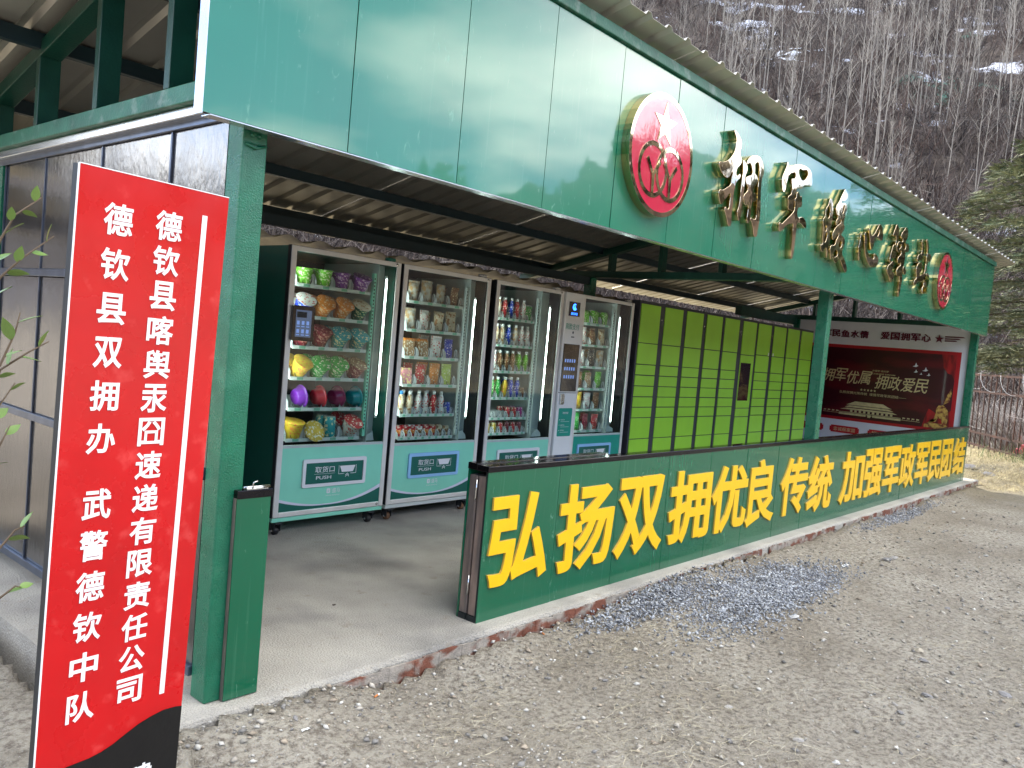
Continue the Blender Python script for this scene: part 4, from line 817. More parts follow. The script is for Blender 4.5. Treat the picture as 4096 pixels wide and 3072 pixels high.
KN = {'bucket': ('noodle_bucket', 'noodle bucket'), 'tub': ('noodle_tub', 'noodle tub'), 'packet': ('snack_packet', 'snack packet'), 'bottle': ('drink_bottle', 'drink bottle'), 'can': ('drink_can', 'drink can'), 'box': ('food_carton', 'food carton'), 'flat': ('snack_box', 'snack box')}
MN = {'first': 'machine with tablet', 'second': 'machine with blue framed hatch', 'third': 'machine left of the kiosk', 'fourth': 'machine beside lime lockers'}
SHN = ['top', 'second', 'third', 'fourth', 'fifth', 'bottom']
SPEC = {'first': (1.590, 2.206, [1.687, 1.480, 1.275, 1.067, .860, .652], [4] * 6), 'second': (2.575, 3.155, [1.668, 1.455, 1.250, 1.038, .809, .632], [4, 4, 4, 4, 7, 8]),
        'third': (3.573, 4.066, [1.621, 1.395, 1.172, .945, .770, .638], [6] * 6), 'fourth': (4.800, 5.255, [1.668, 1.462, 1.252, 1.040, .838, .630], [3] * 6)}
def good(mk, row, slot, kind, color, second=None, tilt=0, roll=0, sc=1, dy=0, behind=False, dx=0):
    a, b, rows, cols = SPEC[mk]; a = px(a, SHD); b = px(b, SHD); w = (b - a) / cols[row]
    x = a + w * (slot + .5) + dx; z = pz(rows[row], SHD) - .0095; y = YM + SHD + .055 + dy
    nm, pretty = KN[kind]
    lab = f"{color} {pretty}{' behind the' if behind else ','} {ORDW[slot]} from left, {SHN[row]} shelf, {MN[mk]}"
    o = bpy.data.objects.new(nm, None); o.empty_display_size = .02; COL.objects.link(o)
    o['label'] = lab; o['category'] = {'bucket': 'noodle cup', 'tub': 'noodle tub', 'packet': 'snack packet', 'bottle': 'bottle', 'can': 'drink can', 'box': 'carton', 'flat': 'snack box'}[kind]; o['group'] = 'goods on the shelves of the vending machines'
    s = sc
    extra = 0
    if kind == 'tub' and abs(roll) > 60: extra = .078 * s
    o.location = (x, y, z + extra + (.03 if tilt > 25 else .008 if tilt else 0) * s); o.rotation_euler = (R(tilt), R(roll), R(random.uniform(-8, 8))); o.scale = (s, s, s)
    mat = G[color]; mat2 = G[second] if second in G else (second or mat)
    for i, (pn, me) in enumerate(kindmesh(kind)):
        c = bpy.data.objects.new(pn, mesh_with(me, mat if i == 0 else mat2)); COL.objects.link(c); c.parent = o
    if not behind and kind in ('bucket', 'packet', 'box', 'flat', 'bottle', 'can'):
        good(mk, row, slot, kind, color, second, tilt, roll, sc, dy + (.15 if kind in ('bucket', 'packet') else .09), True, dx)
    return o
for s_, c_ in enumerate(['lime', 'lime', 'purple', 'purple']): good('first', 0, s_, 'bucket', c_, tilt=[0, 4, 0, 25][s_], sc=.95)
for s_, (c_, c2) in enumerate([('blue', 'white'), ('orange', 'orange'), ('orange', 'orange'), ('dark green', 'beige')]): good('first', 1, s_, 'bucket', c_, c2, tilt=[40, 44, 42, 38][s_], sc=.96)
for s_, (c_, c2) in enumerate([('dark red', 'dark red'), ('dark red', 'dark red'), ('turquoise', 'turquoise'), ('turquoise', 'turquoise')]): good('first', 2, s_, 'bucket', c_, c2, tilt=[36, 30, 42, 44][s_], sc=.96)
for s_, (c_, c2) in enumerate([('yellow', 'yellow'), ('green', 'green'), ('green', 'green'), ('dark red', 'brown')]): good('first', 3, s_, 'bucket', c_, c2, tilt=[40, 44, 42, 38][s_], sc=.96)
for s_, c_ in enumerate(['violet', 'red', 'plum', 'teal']): good('first', 4, s_, 'tub', c_, c_, roll=82, sc=1.0)
good('first', 5, 0, 'bucket', 'yellow', 'yellow', tilt=14); good('first', 5, 1, 'tub', 'gold', 'gold', tilt=62, sc=1, dy=.0); good('first', 5, 2, 'can', 'turquoise', 'white', sc=1.45); good('first', 5, 3, 'bucket', 'white', 'crimson', tilt=38)
for r_, cs in enumerate([['clear', 'clear', 'clear', 'brown'], ['clear', 'white', 'beige', 'beige'], ['tan', 'tan', 'white', 'blue'], ['pink', 'crimson', 'orange', 'pale green']]):
    for s_, c_ in enumerate(cs): good('second', r_, s_, 'box' if (r_ == 2 and s_ < 2) or (r_ == 3 and s_ == 0) else 'packet', c_, 'orange' if (r_ == 2 and s_ < 2) else None, tilt=random.uniform(-4, 8), sc=random.uniform(.9, 1.05))
for s_, (k_, c_) in enumerate([('bottle', 'beige'), ('bottle', 'beige'), ('bottle', 'white'), None, ('bottle', 'white'), ('bottle', 'white'), ('can', 'blue')] if False else [('bottle', 'beige'), ('bottle', 'beige'), ('bottle', 'white'), ('bottle', 'white'), ('bottle', 'crimson'), ('bottle', 'white'), ('can', 'blue')]):
    good('second', 4, s_, k_, c_, mCapB if s_ == 0 else (mCap if k_ == 'bottle' else 'silver'), tilt=14 if k_ == 'bottle' else 0, sc=.98 if k_ == 'bottle' else .95, roll=-8 if k_ == 'bottle' else 0)
for s_, c_ in enumerate(['crimson', 'crimson', 'crimson', 'white', 'crimson', 'crimson', 'beige', 'beige']): good('second', 5, s_, 'flat', c_, 'orange' if c_ == 'crimson' else 'brown')
T3 = [[('bottle', 'clear'), ('bottle', 'crimson'), ('bottle', 'blue'), ('bottle', 'crimson'), ('bottle', 'white'), ('packet', 'green')], [('bottle', 'beige'), ('bottle', 'beige'), ('bottle', 'blue'), ('bottle', 'clear'), ('bottle', 'white'), ('bottle', 'white')],
      [('bottle', 'white'), ('bottle', 'brown'), ('bottle', 'brown'), ('bottle', 'brown'), ('bottle', 'lime'), ('bottle', 'lime')], [('bottle', 'green'), ('bottle', 'green'), ('bottle', 'yellow'), ('bottle', 'blue'), ('bottle', 'blue'), ('can', 'brown')],
      [None, None, None, ('can', 'crimson'), ('can', 'crimson'), ('can', 'magenta')], [('can', 'gold'), ('can', 'gold'), ('can', 'crimson'), ('can', 'dark red'), ('can', 'crimson'), ('can', 'dark red')]]
for r_, row in enumerate(T3):
    for s_, e_ in enumerate(row):
        if e_: good('third', r_, s_, e_[0], e_[1], mCap if e_[0] == 'bottle' else 'silver', tilt=14 if e_[0] == 'bottle' else 0, sc=.98 if e_[0] == 'bottle' else .9, roll=-10 if e_[0] == 'bottle' else 0)
T4 = [[('box', 'lime')] * 3, [('packet', 'white'), ('packet', 'brown'), ('packet', 'beige')], [('packet', 'white'), ('packet', 'black'), ('packet', 'clear')], [('packet', 'brown'), ('packet', 'tan'), ('packet', 'lime')], [('packet', 'yellow'), ('packet', 'white'), ('packet', 'brown')], [('packet', 'green'), ('packet', 'dark red'), ('packet', 'crimson')]]
for r_, row in enumerate(T4):
    for s_, e_ in enumerate(row): good('fourth', r_, s_, e_[0], e_[1], 'lime' if e_[0] == 'box' else None, tilt=random.uniform(-4, 8), sc=random.uniform(.92, 1.08) * (.9 if e_[0] == 'box' else 1))

# ------------------------------------------------------------------ parcel lockers
lk = thing('parcel_lockers', 'wall of dark grey parcel lockers with rows of lime green doors', 'parcel lockers', (5.7575, YM, 0))
LC = [(5.785, 6.168), (6.268, 6.655), (6.750, 7.137), (7.228, 7.616), (7.696, 8.085), (8.199, 8.582), (8.651, 9.048), (9.144, 9.542), (9.608, 10.012), (10.095, 10.517)]
cab = [(5.7575, 6.700), (6.706, 7.655), (7.661, 8.615), (8.621, 9.575), (9.581, 10.545)]
for i, (a, b) in enumerate(cab):
    mb = MB(); mb.box(a, b, YM + .004 + .003 * (i % 2), YM + .50, .04, 1.972 - .002 * (i % 2)); mb.build('cabinet', mLockG, lk, bevel=.003)
ZR = [1.945, 1.532, 1.306, 1.193, 1.078, .963, .852, .739, .513, .29, .06]
def door(a, b, z0, z1, nm='door'):
    e1, e2, e3 = random.uniform(-.001, .001), random.uniform(-.001, .001), random.uniform(-.0015, .0015); mb = MB(); mb.cbox(a + e1, b + e1, YM - .004 + e3, YM + .004, z0 + .0045 + e2, z1 - .0045 + e2, .003); o = mb.build(nm, mLime, lk); return o
for ci, (a, b) in enumerate(LC):
    zr = ZR if ci != 5 else [1.945, 1.515, .833, .722, .485, .29, .06]
    for z1, z0 in zip(zr[:-1], zr[1:]):
        if ci == 5 and z1 == 1.515:
            door(a, b, z0, z1, 'screen_panel')
            mb = MB(); mb.box(8.214, 8.505, YM - .008, YM - .0042, .930, 1.414); s_ = mb.build('screen', mScreen, lk, bevel=.003)
        else: door(a, b, z0, z1)
for i in range(5):
    xx = (LC[2 * i][1] + LC[2 * i + 1][0]) / 2
    mb = MB(); mb.lathe([(.012, 0), (.012, .004), (.007, .006)], 10, None, Matrix.Translation((xx, YM + .004, 1.80)) @ Matrix.Rotation(R(90), 4, 'X')); mb.box(xx - .004, xx + .004, YM - .012, YM + .004, 1.755, 1.775); mb.build('lock', mChrome, lk)
for a in (9.005, 9.150):
    mb = MB(); mb.box(a, a + .028, YM - .0062, YM - .0048, 1.535, 1.575); mb.build('sticker', mKiosk, lk)

# ------------------------------------------------------------------ display board on the end wall
XB = 11.717
bd = thing('display_board', 'white end wall display board with a dark red poster and star headline', 'display board', (XB, 0, 0))
for ya, yb in ((.10, .72), (.72, 1.94), (1.94, 2.62)):
    mb = MB(); mb.box(XB - .030, XB - .004, ya + .001, yb - .001, .02, 2.27 - .0); mb.build('board_panel', mBoard, bd)
xf = XB - .0325
YA = Vector((0, -1, 0)); XN = Vector((-1, 0, 0))
mb = MB(); mb.box(xf - .0, xf + .002, .205, 2.60, .655, 1.838); po = mb.build('poster_border', mPosterR, bd)
mb = MB(); mb.box(xf - .0025, xf - .0005, .262, 2.60, .70, 1.79); pp_ = mb.build('poster', mPoster, bd)
def bline(text, y0, y1, z0, z1, mat, off=.01, x=None, par=None, nm='lettering', shear=0):
    mb = MB(); put_line(mb, text, (x or xf - .004, y0, z0), YA, ZA + YA * shear, y0 - y1, z1 - z0, mat, off); return mb.build(nm, mat, par or bd)
def bchars(text, y0, y1, z0, z1, mat, off=.03, x=None, nm='letter', depth=.01, par=None):
    n = len(text); w = (y0 - y1) / n
    for i, ch in enumerate(text):
        mb = MB(); put_glyph(mb, ch, (x or xf - .0005, y0 - w * i - w * .04, z0), YA, ZA, XN, w * .90, z1 - z0, mat, off, depth); mb.build(nm, mat, par or bd)
bchars('军民鱼水情', 2.235, 1.515, 1.955, 2.068, mMaroonT); bchars('爱国拥军心', 1.352, .626, 1.958, 2.074, mMaroonT)
def star2(mb, cy, cz, r, x, t, mat=None, rot=0):
    p = []
    for i in range(10):
        a = R(90 + 36 * i + rot); rr = r if i % 2 == 0 else r * .40; p.append((cy - rr * math.cos(a), cz + rr * math.sin(a)))
    mb.prismx(p, x - t, x, mat)
mb = MB(); star2(mb, .522, 2.013, .066, xf - .0005, .01); mb.build('star', mMaroonT, bd)
for i, (a, b) in enumerate(((.448, .180), (.448, .235), (.448, .275))):
    z = 2.040 - i * .030; mb = MB(); mb.prismx([(a, z), (b, z + .004), (b + .03, z + .020), (a, z + .018)], xf - .008, xf - .0005); mb.build('stripe', mMaroonT, bd)
xp = xf - .0035
for i, ch in enumerate('拥军优属'):
    mb = MB(); put_glyph(mb, ch, (xp, 2.17 - i * .185, [1.25, 1.262, 1.235, 1.245][i]), YA, ZA + YA * .18, XN, .175, .205, mPosterG, .008); mb.build('letter', mPosterG, pp_)
for i, ch in enumerate('拥政爱民'):
    mb = MB(); put_glyph(mb, ch, (xp, 1.365 - i * .190, 1.195 - .002 * i), YA, ZA + YA * .18, XN, .178, .215, mPosterG, .008); mb.build('letter', mPosterG, pp_)
for tx, a, b, z0, z1 in (('中国梦·我的梦', 1.41, 1.17, 1.455, 1.482), ('CHINESE DREAM', 1.41, 1.075, 1.412, 1.432), ('弘扬双拥光荣传统  增强军政军民团结——', 1.875, .885, 1.075, 1.118)):
    bline(tx, a, b, z0, z1, mPosterG, .004, xp, pp_)
mb = MB()
for i in range(5): star2(mb, 1.545 - i * .05, 1.157, .022, xp, .0004)
o = mb.build('small_stars', mPosterG, pp_); o['kind'] = 'stuff'
# gate tower drawing (gold line art)
mb = MB(); x1_ = xp; t_ = .0004
def pg(pts): mb.prismx(pts, x1_ - t_, x1_)
pg([(1.69, .93), (1.62, .965), (1.20, .965), (1.135, .93), (1.07, .905), (1.75, .905)])
pg([(1.70, .897), (1.12, .897), (1.04, .868), (1.77, .868)])
pg([(1.73, .855), (1.06, .855), (.985, .830), (1.84, .830)])
for i in range(10): pg([(1.68 - i * .066, .828), (1.645 - i * .066, .828), (1.645 - i * .066, .795), (1.68 - i * .066, .795)])
pg([(1.85, .79), (.93, .79), (.93, .782), (1.85, .782)])
pg([(1.85, .775), (1.44, .775), (1.44, .745), (1.85, .745)]); pg([(1.34, .775), (.93, .775), (.93, .745), (1.34, .745)]); pg([(1.42, .775), (1.36, .775), (1.37, .735), (1.41, .735)])
for i in range(4):
    for y0 in (2.09 - i * .065, .905 - i * .065): pg([(y0, .80), (y0 - .003, .80), (y0 - .003, .76), (y0, .76)]); pg([(y0, .805), (y0 - .04, .80), (y0 - .035, .785), (y0, .785)])
pg([(2.1, .765), (.66, .765), (.66, .760), (2.1, .760)])
mb.build('gate_tower_drawing', mPosterG, pp_)
for y0, z0, s in ((.80, 1.60, 1), (.66, 1.545, 1), (.79, 1.51, .75), (.715, 1.48, .5), (.61, 1.475, .7)):
    mb = MB(); k = .045 * s
    mb.prismx([(y0 + k, z0 - k * .4), (y0 + .3 * k, z0 - .1 * k), (y0, z0 + k * .9), (y0 - .35 * k, z0 + .1 * k), (y0 - k * .8, z0 - .1 * k), (y0 - .1 * k, z0 - .55 * k)], xp - .0004, xp); mb.build('dove_print', mWhiteP, pp_)
# lion and pedestal print, curtains
mPrintLion = M('lion_print', (.55, .34, .08), .4, col2=(.16, .04, .02), c2scale=22, c2lo=.45, c2hi=.62)
mCurt = M('curtain_print', (.40, .012, .014), .35, col2=(.10, .004, .008), c2scale=5, c2lo=.4, c2hi=.65, coordscale=(1, 3, .7))
mb = MB(); mb.prismx([(.46, 1.79), (.262, 1.79), (.262, 1.42), (.30, 1.50), (.36, 1.52), (.42, 1.60)], xp - .0004, xp); mb.build('curtain_print', mCurt, pp_); mb = MB(); mb.prismx([(.63, .70), (.262, .70), (.262, .98), (.36, .90), (.45, .92), (.56, .98), (.60, .85)], xp - .0002, xp); mb.build('curtain_print', mCurt, pp_)
mb = MB(); q_ = xp - .0012
mb.prismx([(.60, .705), (.285, .705), (.285, .76), (.33, .775), (.56, .775), (.60, .745)], q_, q_ + .0004)
mb.prismx([(.55, .78), (.49, .78), (.47, .86), (.455, .93), (.46, .99), (.43, 1.04), (.37, 1.05), (.33, 1.02), (.30, .97), (.285, .88), (.30, .78), (.36, .78), (.38, .84), (.42, .86), (.45, .80)], q_, q_ + .0004)
mb.prismx([(.37, 1.06), (.30, 1.10), (.275, 1.22), (.29, 1.30), (.33, 1.20), (.345, 1.14)], q_, q_ + .0004); mb.build('lion_print', mPrintLion, pp_)
for y0, y1, tx in ((2.42, 2.07, '听党指挥'), (1.967, 1.515, '忠诚报家国'), (1.384, .93, '拥军优属'), (.80, .36, '军民团结')):
    z0, z1 = .452, .562
    mb = MB(); c = .02; mb.prismx([(y0 - c, z0), (y1 + c, z0), (y1 + c, z0 + c), (y1, z0 + c), (y1, z1 - c), (y1 + c, z1 - c), (y1 + c, z1), (y0 - c, z1), (y0 - c, z1 - c), (y0, z1 - c), (y0, z0 + c), (y0 - c, z0 + c)], xf - .008, xf); pl = mb.build('red_plate', mPlate, bd)
    mb = MB(); put_line(mb, tx, (xf - .009, y0 - .06, z0 + .025), YA, ZA, y0 - y1 - .12, .062, mPosterG, .006); mb.build('lettering', mPosterG, pl)

# ------------------------------------------------------------------ red standing sign
SO = Vector((-.84390, -.79996, 1.72909)); SS = Vector((.99411, .10799, -.00938)).normalized(); SU = Vector((-.0109, -.0655, .9978)).normalized(); SN = SS.cross(SU).normalized()
if SN.y > 0: SN = -SN
SWD, SHT = .378, 1.815
sg = thing('standing_sign', 'tall red sign board with white vertical lettering and black wavy foot', 'sign', tuple(SO - SU * SHT))
def SP(a, b, d=0): return SO + SS * a - SU * b + SN * d
def slab3(mb, a0, a1, b0, b1, d0, d1, mat=None):
    v = [SP(a, b, d) for a in (a0, a1) for b in (b0, b1) for d in (d0, d1)]
    mb.add(v, [(0, 1, 3, 2), (4, 6, 7, 5), (0, 4, 5, 1), (2, 3, 7, 6), (0, 2, 6, 4), (1, 5, 7, 3)], mat)
mb = MB(); slab3(mb, 0, SWD, 0, SHT, -.004, 0); mb.build('red_face', mSignR, sg)
mb = MB(); slab3(mb, 0, .02, .0, SHT, -.030, -.0045); slab3(mb, SWD - .02, SWD, 0, SHT, -.030, -.0045); slab3(mb, .02, SWD - .02, 0, .02, -.030, -.0045); slab3(mb, .02, SWD - .02, SHT - .02, SHT, -.030, -.0045); mb.build('frame', mCabB, sg)
mb = MB(); slab3(mb, .002, SWD - .002, .002, SHT - .002, -.034, -.0305); mb.build('back_board', mCabB, sg)
mb = MB(); slab3(mb, 0, SWD, -.0022, 0, -.005, .0008); slab3(mb, -.0018, 0, 0, SHT, -.005, .0008); mb.build('edge_trim', mSignW, sg)
wave = [(0.0, 1.404), (0.07, 1.417), (0.127, 1.415), (0.158, 1.41), (0.19, 1.399), (0.222, 1.383), (0.255, 1.368), (0.289, 1.358), (0.324, 1.352), (0.357, 1.354), (SWD, 1.358)]
n = len(wave); mb = MB(); mb.add([SP(a, b, .0012) for a, b in wave] + [SP(a, SHT, .0012) for a, b in wave], [(i, i + 1, n + i + 1, n + i) for i in range(n - 1)]); mb.build('black_foot', mSignB, sg)
mb = MB(); slab3(mb, .3065, .3205, .056, 1.304, .0006, .0012); mb.build('white_bar', mSignW, sg)
def col_text(text, cx, tops, w, h):
    for ch, tp in zip(text, tops):
        mb = MB(); put_glyph(mb, ch, SP(cx - w / 2, tp + h, .0014), SS, SU, SN, w, h, mSignW, .022); mb.build('letter', mSignW, sg)
col_text('德钦县喀舆汞囧速递有限责任公司', .2195, [.063 + .0834 * i for i in range(15)], .069, .070)
col_text('德钦县双拥办', .0945, [.069 + .1012 * i for i in range(6)], .069, .072)
col_text('武警德钦中队', .0970, [.731 + .1005 * i for i in range(6)], .069, .074)
mb = MB(); put_glyph(mb, '建', SP(.238, 1.555, .0026), SS, SU, SN, .066, .072, mSignW, .022); mb.build('letter', mSignW, sg)

# ------------------------------------------------------------------ rusty fence, wire, rocks beyond the far end
FA, FB = Vector((21.6, 2.70, 0)), Vector((14.2, -2.16, 0))
fd = (FB - FA).normalized(); fl_ = (FB - FA).length
fn = thing('rusty_fence', 'rusty brown steel bar fence beyond the far end of the shed', 'fence', (FA.x, FA.y, -.1))
def fseg(s0, s1, z0, z1, w):
    a = FA + fd * s0; b = FA + fd * s1; nn = Vector((-fd.y, fd.x, 0)) * w
    v = [p + q + Vector((0, 0, z)) for p in (a, b) for q in (-nn, nn) for z in (z0, z1)]
    mb = MB(); mb.add(v, [(0, 1, 3, 2), (4, 6, 7, 5), (0, 4, 5, 1), (2, 3, 7, 6), (0, 2, 6, 4), (1, 5, 7, 3)]); return mb
for z in (1.585, 1.20, .26, -.02): fseg(0, fl_, z, z + .045, .015).build('rail', mRust, fn)
k = 0; s_ = .05
while s_ < fl_:
    fseg(s_, s_ + .022, -.08, 1.62 if k % 5 else 1.72, .011).build('bar', mRust, fn)
    if k % 5 == 0:
        mb = MB(); p = FA + fd * (s_ + .011); mb.tube([p + Vector((0, 0, 1.70)), p + Vector((0, 0, 1.86))], .014, 5, None, .002); mb.build('spike', mRust, fn)
    s_ += .262; k += 1
def wire_coil(s0, s1, z, r, turns, wob):
    mb = MB(); pts = []
    n = int(turns * 16)
    for i in range(n):
        a = 2 * math.pi * i / 16; s = s0 + (s1 - s0) * i / n; rr = r * (1 + wob * math.sin(i * .37))
        pts.append(FA + fd * (s + .12 * math.cos(a)) + Vector((-fd.y, fd.x, 0)) * (rr * math.cos(a)) * .5 + Vector((0, 0, z + rr * math.sin(a))))
    mb.tube(pts, .005, 3)
    for i in range(0, n - 1, 2):
        p = pts[i]; d = Vector((random.uniform(-1, 1), random.uniform(-1, 1), random.uniform(-1, 1))) * .022
        mb.add([p - d, p + d, p + Vector((0, 0, .012))], [(0, 1, 2)])
    return mb
rw = wire_coil(.2, fl_ - .2, 1.50, .30, 8.5, .3).build('razor_wire', mWire, org=(FA.x, FA.y, 1.5)); tag(rw, 'tangled coil of pale razor wire along the top of the rusty fence', 'razor wire')
# faded red boards stacked behind the fence
pk = thing('board_stack', 'stack of faded red ribbed boards lying behind the rusty fence', 'boards', (18.9, .15, -.1))
for i in range(3):
    mb = MB(); z0 = .0 + .10 * i; x0 = 18.7 + .05 * i; mb.box(x0, x0 + 1.1, -1.2, .55 - .12 * i, z0, z0 + .09)
    for j in range(9): mb.box(x0 - .012, x0, -1.15 + j * .18, -1.06 + j * .18, z0 + .01, z0 + .08)
    o = mb.build('board', mPink, pk)

def rock_mesh(seed, r=1):
    rs = random.Random(seed); v = []
    for z, rr in ((-.55, .55), (-.15, 1), (.25, .85), (.55, .45)):
        n = 6; o_ = rs.random()
        for j in range(n):
            a = 2 * math.pi * (j + o_) / n; q_ = rr * rs.uniform(.72, 1.15); v.append((q_ * math.cos(a), q_ * math.sin(a) * .8, (z + rs.uniform(-.12, .12)) * .75))
    f = [tuple(range(5, -1, -1)), tuple(range(18, 24))] + [(i * 6 + j, i * 6 + (j + 1) % 6, (i + 1) * 6 + (j + 1) % 6, (i + 1) * 6 + j) for i in range(3) for j in range(6)]
    me = bpy.data.meshes.new('rock'); me.from_pydata(v, [], f); me.materials.append(mStone)
    a = me.color_attributes.new('tint', 'FLOAT_COLOR', 'POINT'); c = rs.choice([(.36, .34, .32), (.42, .39, .35), (.24, .23, .23), (.40, .35, .28), (.52, .51, .50)])
    a.data.foreach_set('color', [x for _ in v for x in (*c, 1)]); me.update(); return me
RK = [rock_mesh(s) for s in range(7)]
def rock(x, y, s, label, group=None, flat=.7, sink=.25):
    o = bpy.data.objects.new('rock', RK[random.randrange(7)]); COL.objects.link(o); z = max(H(x, y), -.13)
    o.location = (x, y, z + s * flat * sink); o.scale = (s, s * random.uniform(.7, 1.1), s * flat); o.rotation_euler = (random.uniform(-.3, .3), random.uniform(-.3, .3), random.uniform(0, 6.3))
    tag(o, label, 'rock', group or 'loose rocks lying on the soil'); return o
rock(13.9, .06, .17, 'large pale flat rock lying past the far corner of the low wall', flat=.3); rock(14.6, .55, .22, 'pale slab rock beside the large flat rock past the far wall corner', flat=.3); rock(12.6, .35, .17, 'rounded pale rock touching the far end of the low wall', flat=.9)
rnd = random.Random(11)
for k in range(120):
    d = rnd.uniform(.55, 1) ; 
    while True:
        x = rnd.uniform(-.75, 9); y = rnd.uniform(-3.2, -.22)
        dist = math.hypot(x - CAM.x, y - CAM.y)
        if rnd.random() < min(1, (1.8 / dist) ** 1.5): break
    random.seed(k * 3 + 1)
    rock(x, y, rnd.choice([.008, .011, .014, .018, .024]) * (1 + dist * .09), 'small loose stone lying on the bare soil in front of the shed')
random.seed(21)

# ---- clouds of small things as stuff
def scatter_mesh(name, base_v, base_f, P, Q, Sx, mat, col):
    """base mesh placed at points P with rotations Q (n,3,3) and scales Sx (n,3)"""
    n = len(P); bv = np.asarray(base_v, float); bf = np.asarray(base_f, int)
    V = np.einsum('nij,nvj->nvi', Q, bv[None] * Sx[:, None, :]) + P[:, None, :]
    F = bf[None] + (np.arange(n) * len(bv))[:, None, None]
    C = np.repeat(col[:, None, :], len(bv), 1).reshape(-1, 3)
    return np_mesh(name, V.reshape(-1, 3), F.reshape(-1, bf.shape[1]), mat, C)
def rotm(n, rs, flat=.5):
    a = rs.uniform(0, 2 * np.pi, n); b = rs.uniform(-flat, flat, n); c = rs.uniform(-flat, flat, n)
    ca, sa, cb, sb, cc, sc = np.cos(a), np.sin(a), np.cos(b), np.sin(b), np.cos(c), np.sin(c)
    Z = np.zeros(n); O = np.ones(n)
    A = np.stack([ca, -sa, Z, sa, ca, Z, Z, Z, O], 1).reshape(n, 3, 3); B = np.stack([cb, Z, sb, Z, O, Z, -sb, Z, cb], 1).reshape(n, 3, 3); Cc = np.stack([O, Z, Z, Z, cc, -sc, Z, sc, cc], 1).reshape(n, 3, 3)
    return A @ B @ Cc
octv = [(1, 0, 0), (0, 1, 0), (-1, 0, 0), (0, -.9, 0), (.1, .1, .8), (0, -.1, -.7)]; octf = [(0, 1, 4), (1, 2, 4), (2, 3, 4), (3, 0, 4), (1, 0, 5), (2, 1, 5), (3, 2, 5), (0, 3, 5)]
chipv = [(-1, -.7, -.5), (1, -.6, -.5), (.8, .8, -.5), (-.9, .6, -.5), (-.6, -.5, .5), (.7, -.3, .45), (.4, .6, .5), (-.7, .3, .4)]
chipf = [(0, 3, 2), (0, 2, 1), (4, 5, 6), (4, 6, 7), (0, 1, 5), (0, 5, 4), (1, 2, 6), (1, 6, 5), (2, 3, 7), (2, 7, 6), (3, 0, 4), (3, 4, 7)]
rs = np.random.RandomState(4)
def zground(x, y): return np.where((x > -.25) & (x < 12.1) & (y > -.105) & (y < 6), 0.0, hill(x, y))
def near_pts(n, x0, x1, y0, y1, p=1.6):
    out = np.zeros((0, 2))
    while len(out) < n:
        X = rs.uniform(x0, x1, n * 4); Y = rs.uniform(y0, y1, n * 4); d = np.hypot(X - CAM.x, Y - CAM.y)
        k = rs.rand(n * 4) < np.minimum(1, (1.5 / d) ** p); out = np.concatenate([out, np.stack([X[k], Y[k]], 1)])
    return out[:n]
pt = near_pts(34000, -1.6, 11, -3.6, -.115); m_ = fbm(pt[:, 0] * 1.1, pt[:, 1] * 1.1, 3); keep = rs.rand(len(pt)) < .25 + 1.6 * np.clip(m_ + .15, 0, 1)
e_ = (pt[:, 1] > -.45) & (pt[:, 0] < 2); keep |= e_
pt = pt[keep]; n = len(pt); d = np.hypot(pt[:, 0] - CAM.x, pt[:, 1] - CAM.y)
s = rs.lognormal(-5.35, .55, n) * (1 + .10 * d); s = np.clip(s, .0015, .022); P = np.stack([pt[:, 0], pt[:, 1], zground(pt[:, 0], pt[:, 1]) + s * .25], 1)
base = np.array([(.29, .27, .235), (.38, .345, .30), (.20, .19, .18), (.46, .44, .41), (.33, .275, .215)])[rs.randint(0, 5, n)] * rs.uniform(.8, 1.15, (n, 1))
o = scatter_mesh('gravel', octv, octf, P, rotm(n, rs), np.stack([s, s * .8, s * .6], 1), mStone, base); tag(o, 'scattered pebbles and grit on the bare soil', 'gravel', kind='stuff')
# blue grey crushed stone
def pile_pts(n, cx, cy, rx, ry, edge=.25):
    a = rs.uniform(0, 2 * np.pi, n); r = np.sqrt(rs.uniform(0, 1, n)) * (1 + edge * fbm(np.cos(a) * 2 + cx, np.sin(a) * 2 + cy, 3) * 2) * (1 + .27 * rs.randn(n)); return np.stack([cx + rx * r * np.cos(a), cy + ry * r * np.sin(a)], 1)
pt = np.concatenate([pile_pts(9500, 3.8, -.54, .92, .27), pile_pts(3000, 2.75, -.26, .62, .13), pile_pts(1800, 7.9, -.24, 1.2, .09), pile_pts(1500, 3.1, -.70, .75, .22)]); pt = pt[pt[:, 1] < -.115]; n = len(pt); s = np.clip(rs.lognormal(-5.15, .42, n), .002, .014)
hh = .018 * np.exp(-((pt[:, 0] - 2.75) / .6) ** 2 - ((pt[:, 1] + .26) / .12) ** 2) + .012
P = np.stack([pt[:, 0], pt[:, 1], zground(pt[:, 0], pt[:, 1]) + s * .3 + rs.uniform(0, 1, n) * hh], 1)
base = np.array([(.25, .26, .29), (.33, .345, .38), (.17, .175, .195), (.43, .445, .47)])[rs.randint(0, 4, n)] * rs.uniform(.85, 1.1, (n, 1))
o = scatter_mesh('crushed_stone', chipv, chipf, P, rotm(n, rs, .9), np.stack([s, s * .75, s * .6], 1), mStone, base); tag(o, 'blue grey crushed stone spread on the soil beside the low wall', 'crushed stone', kind='stuff')
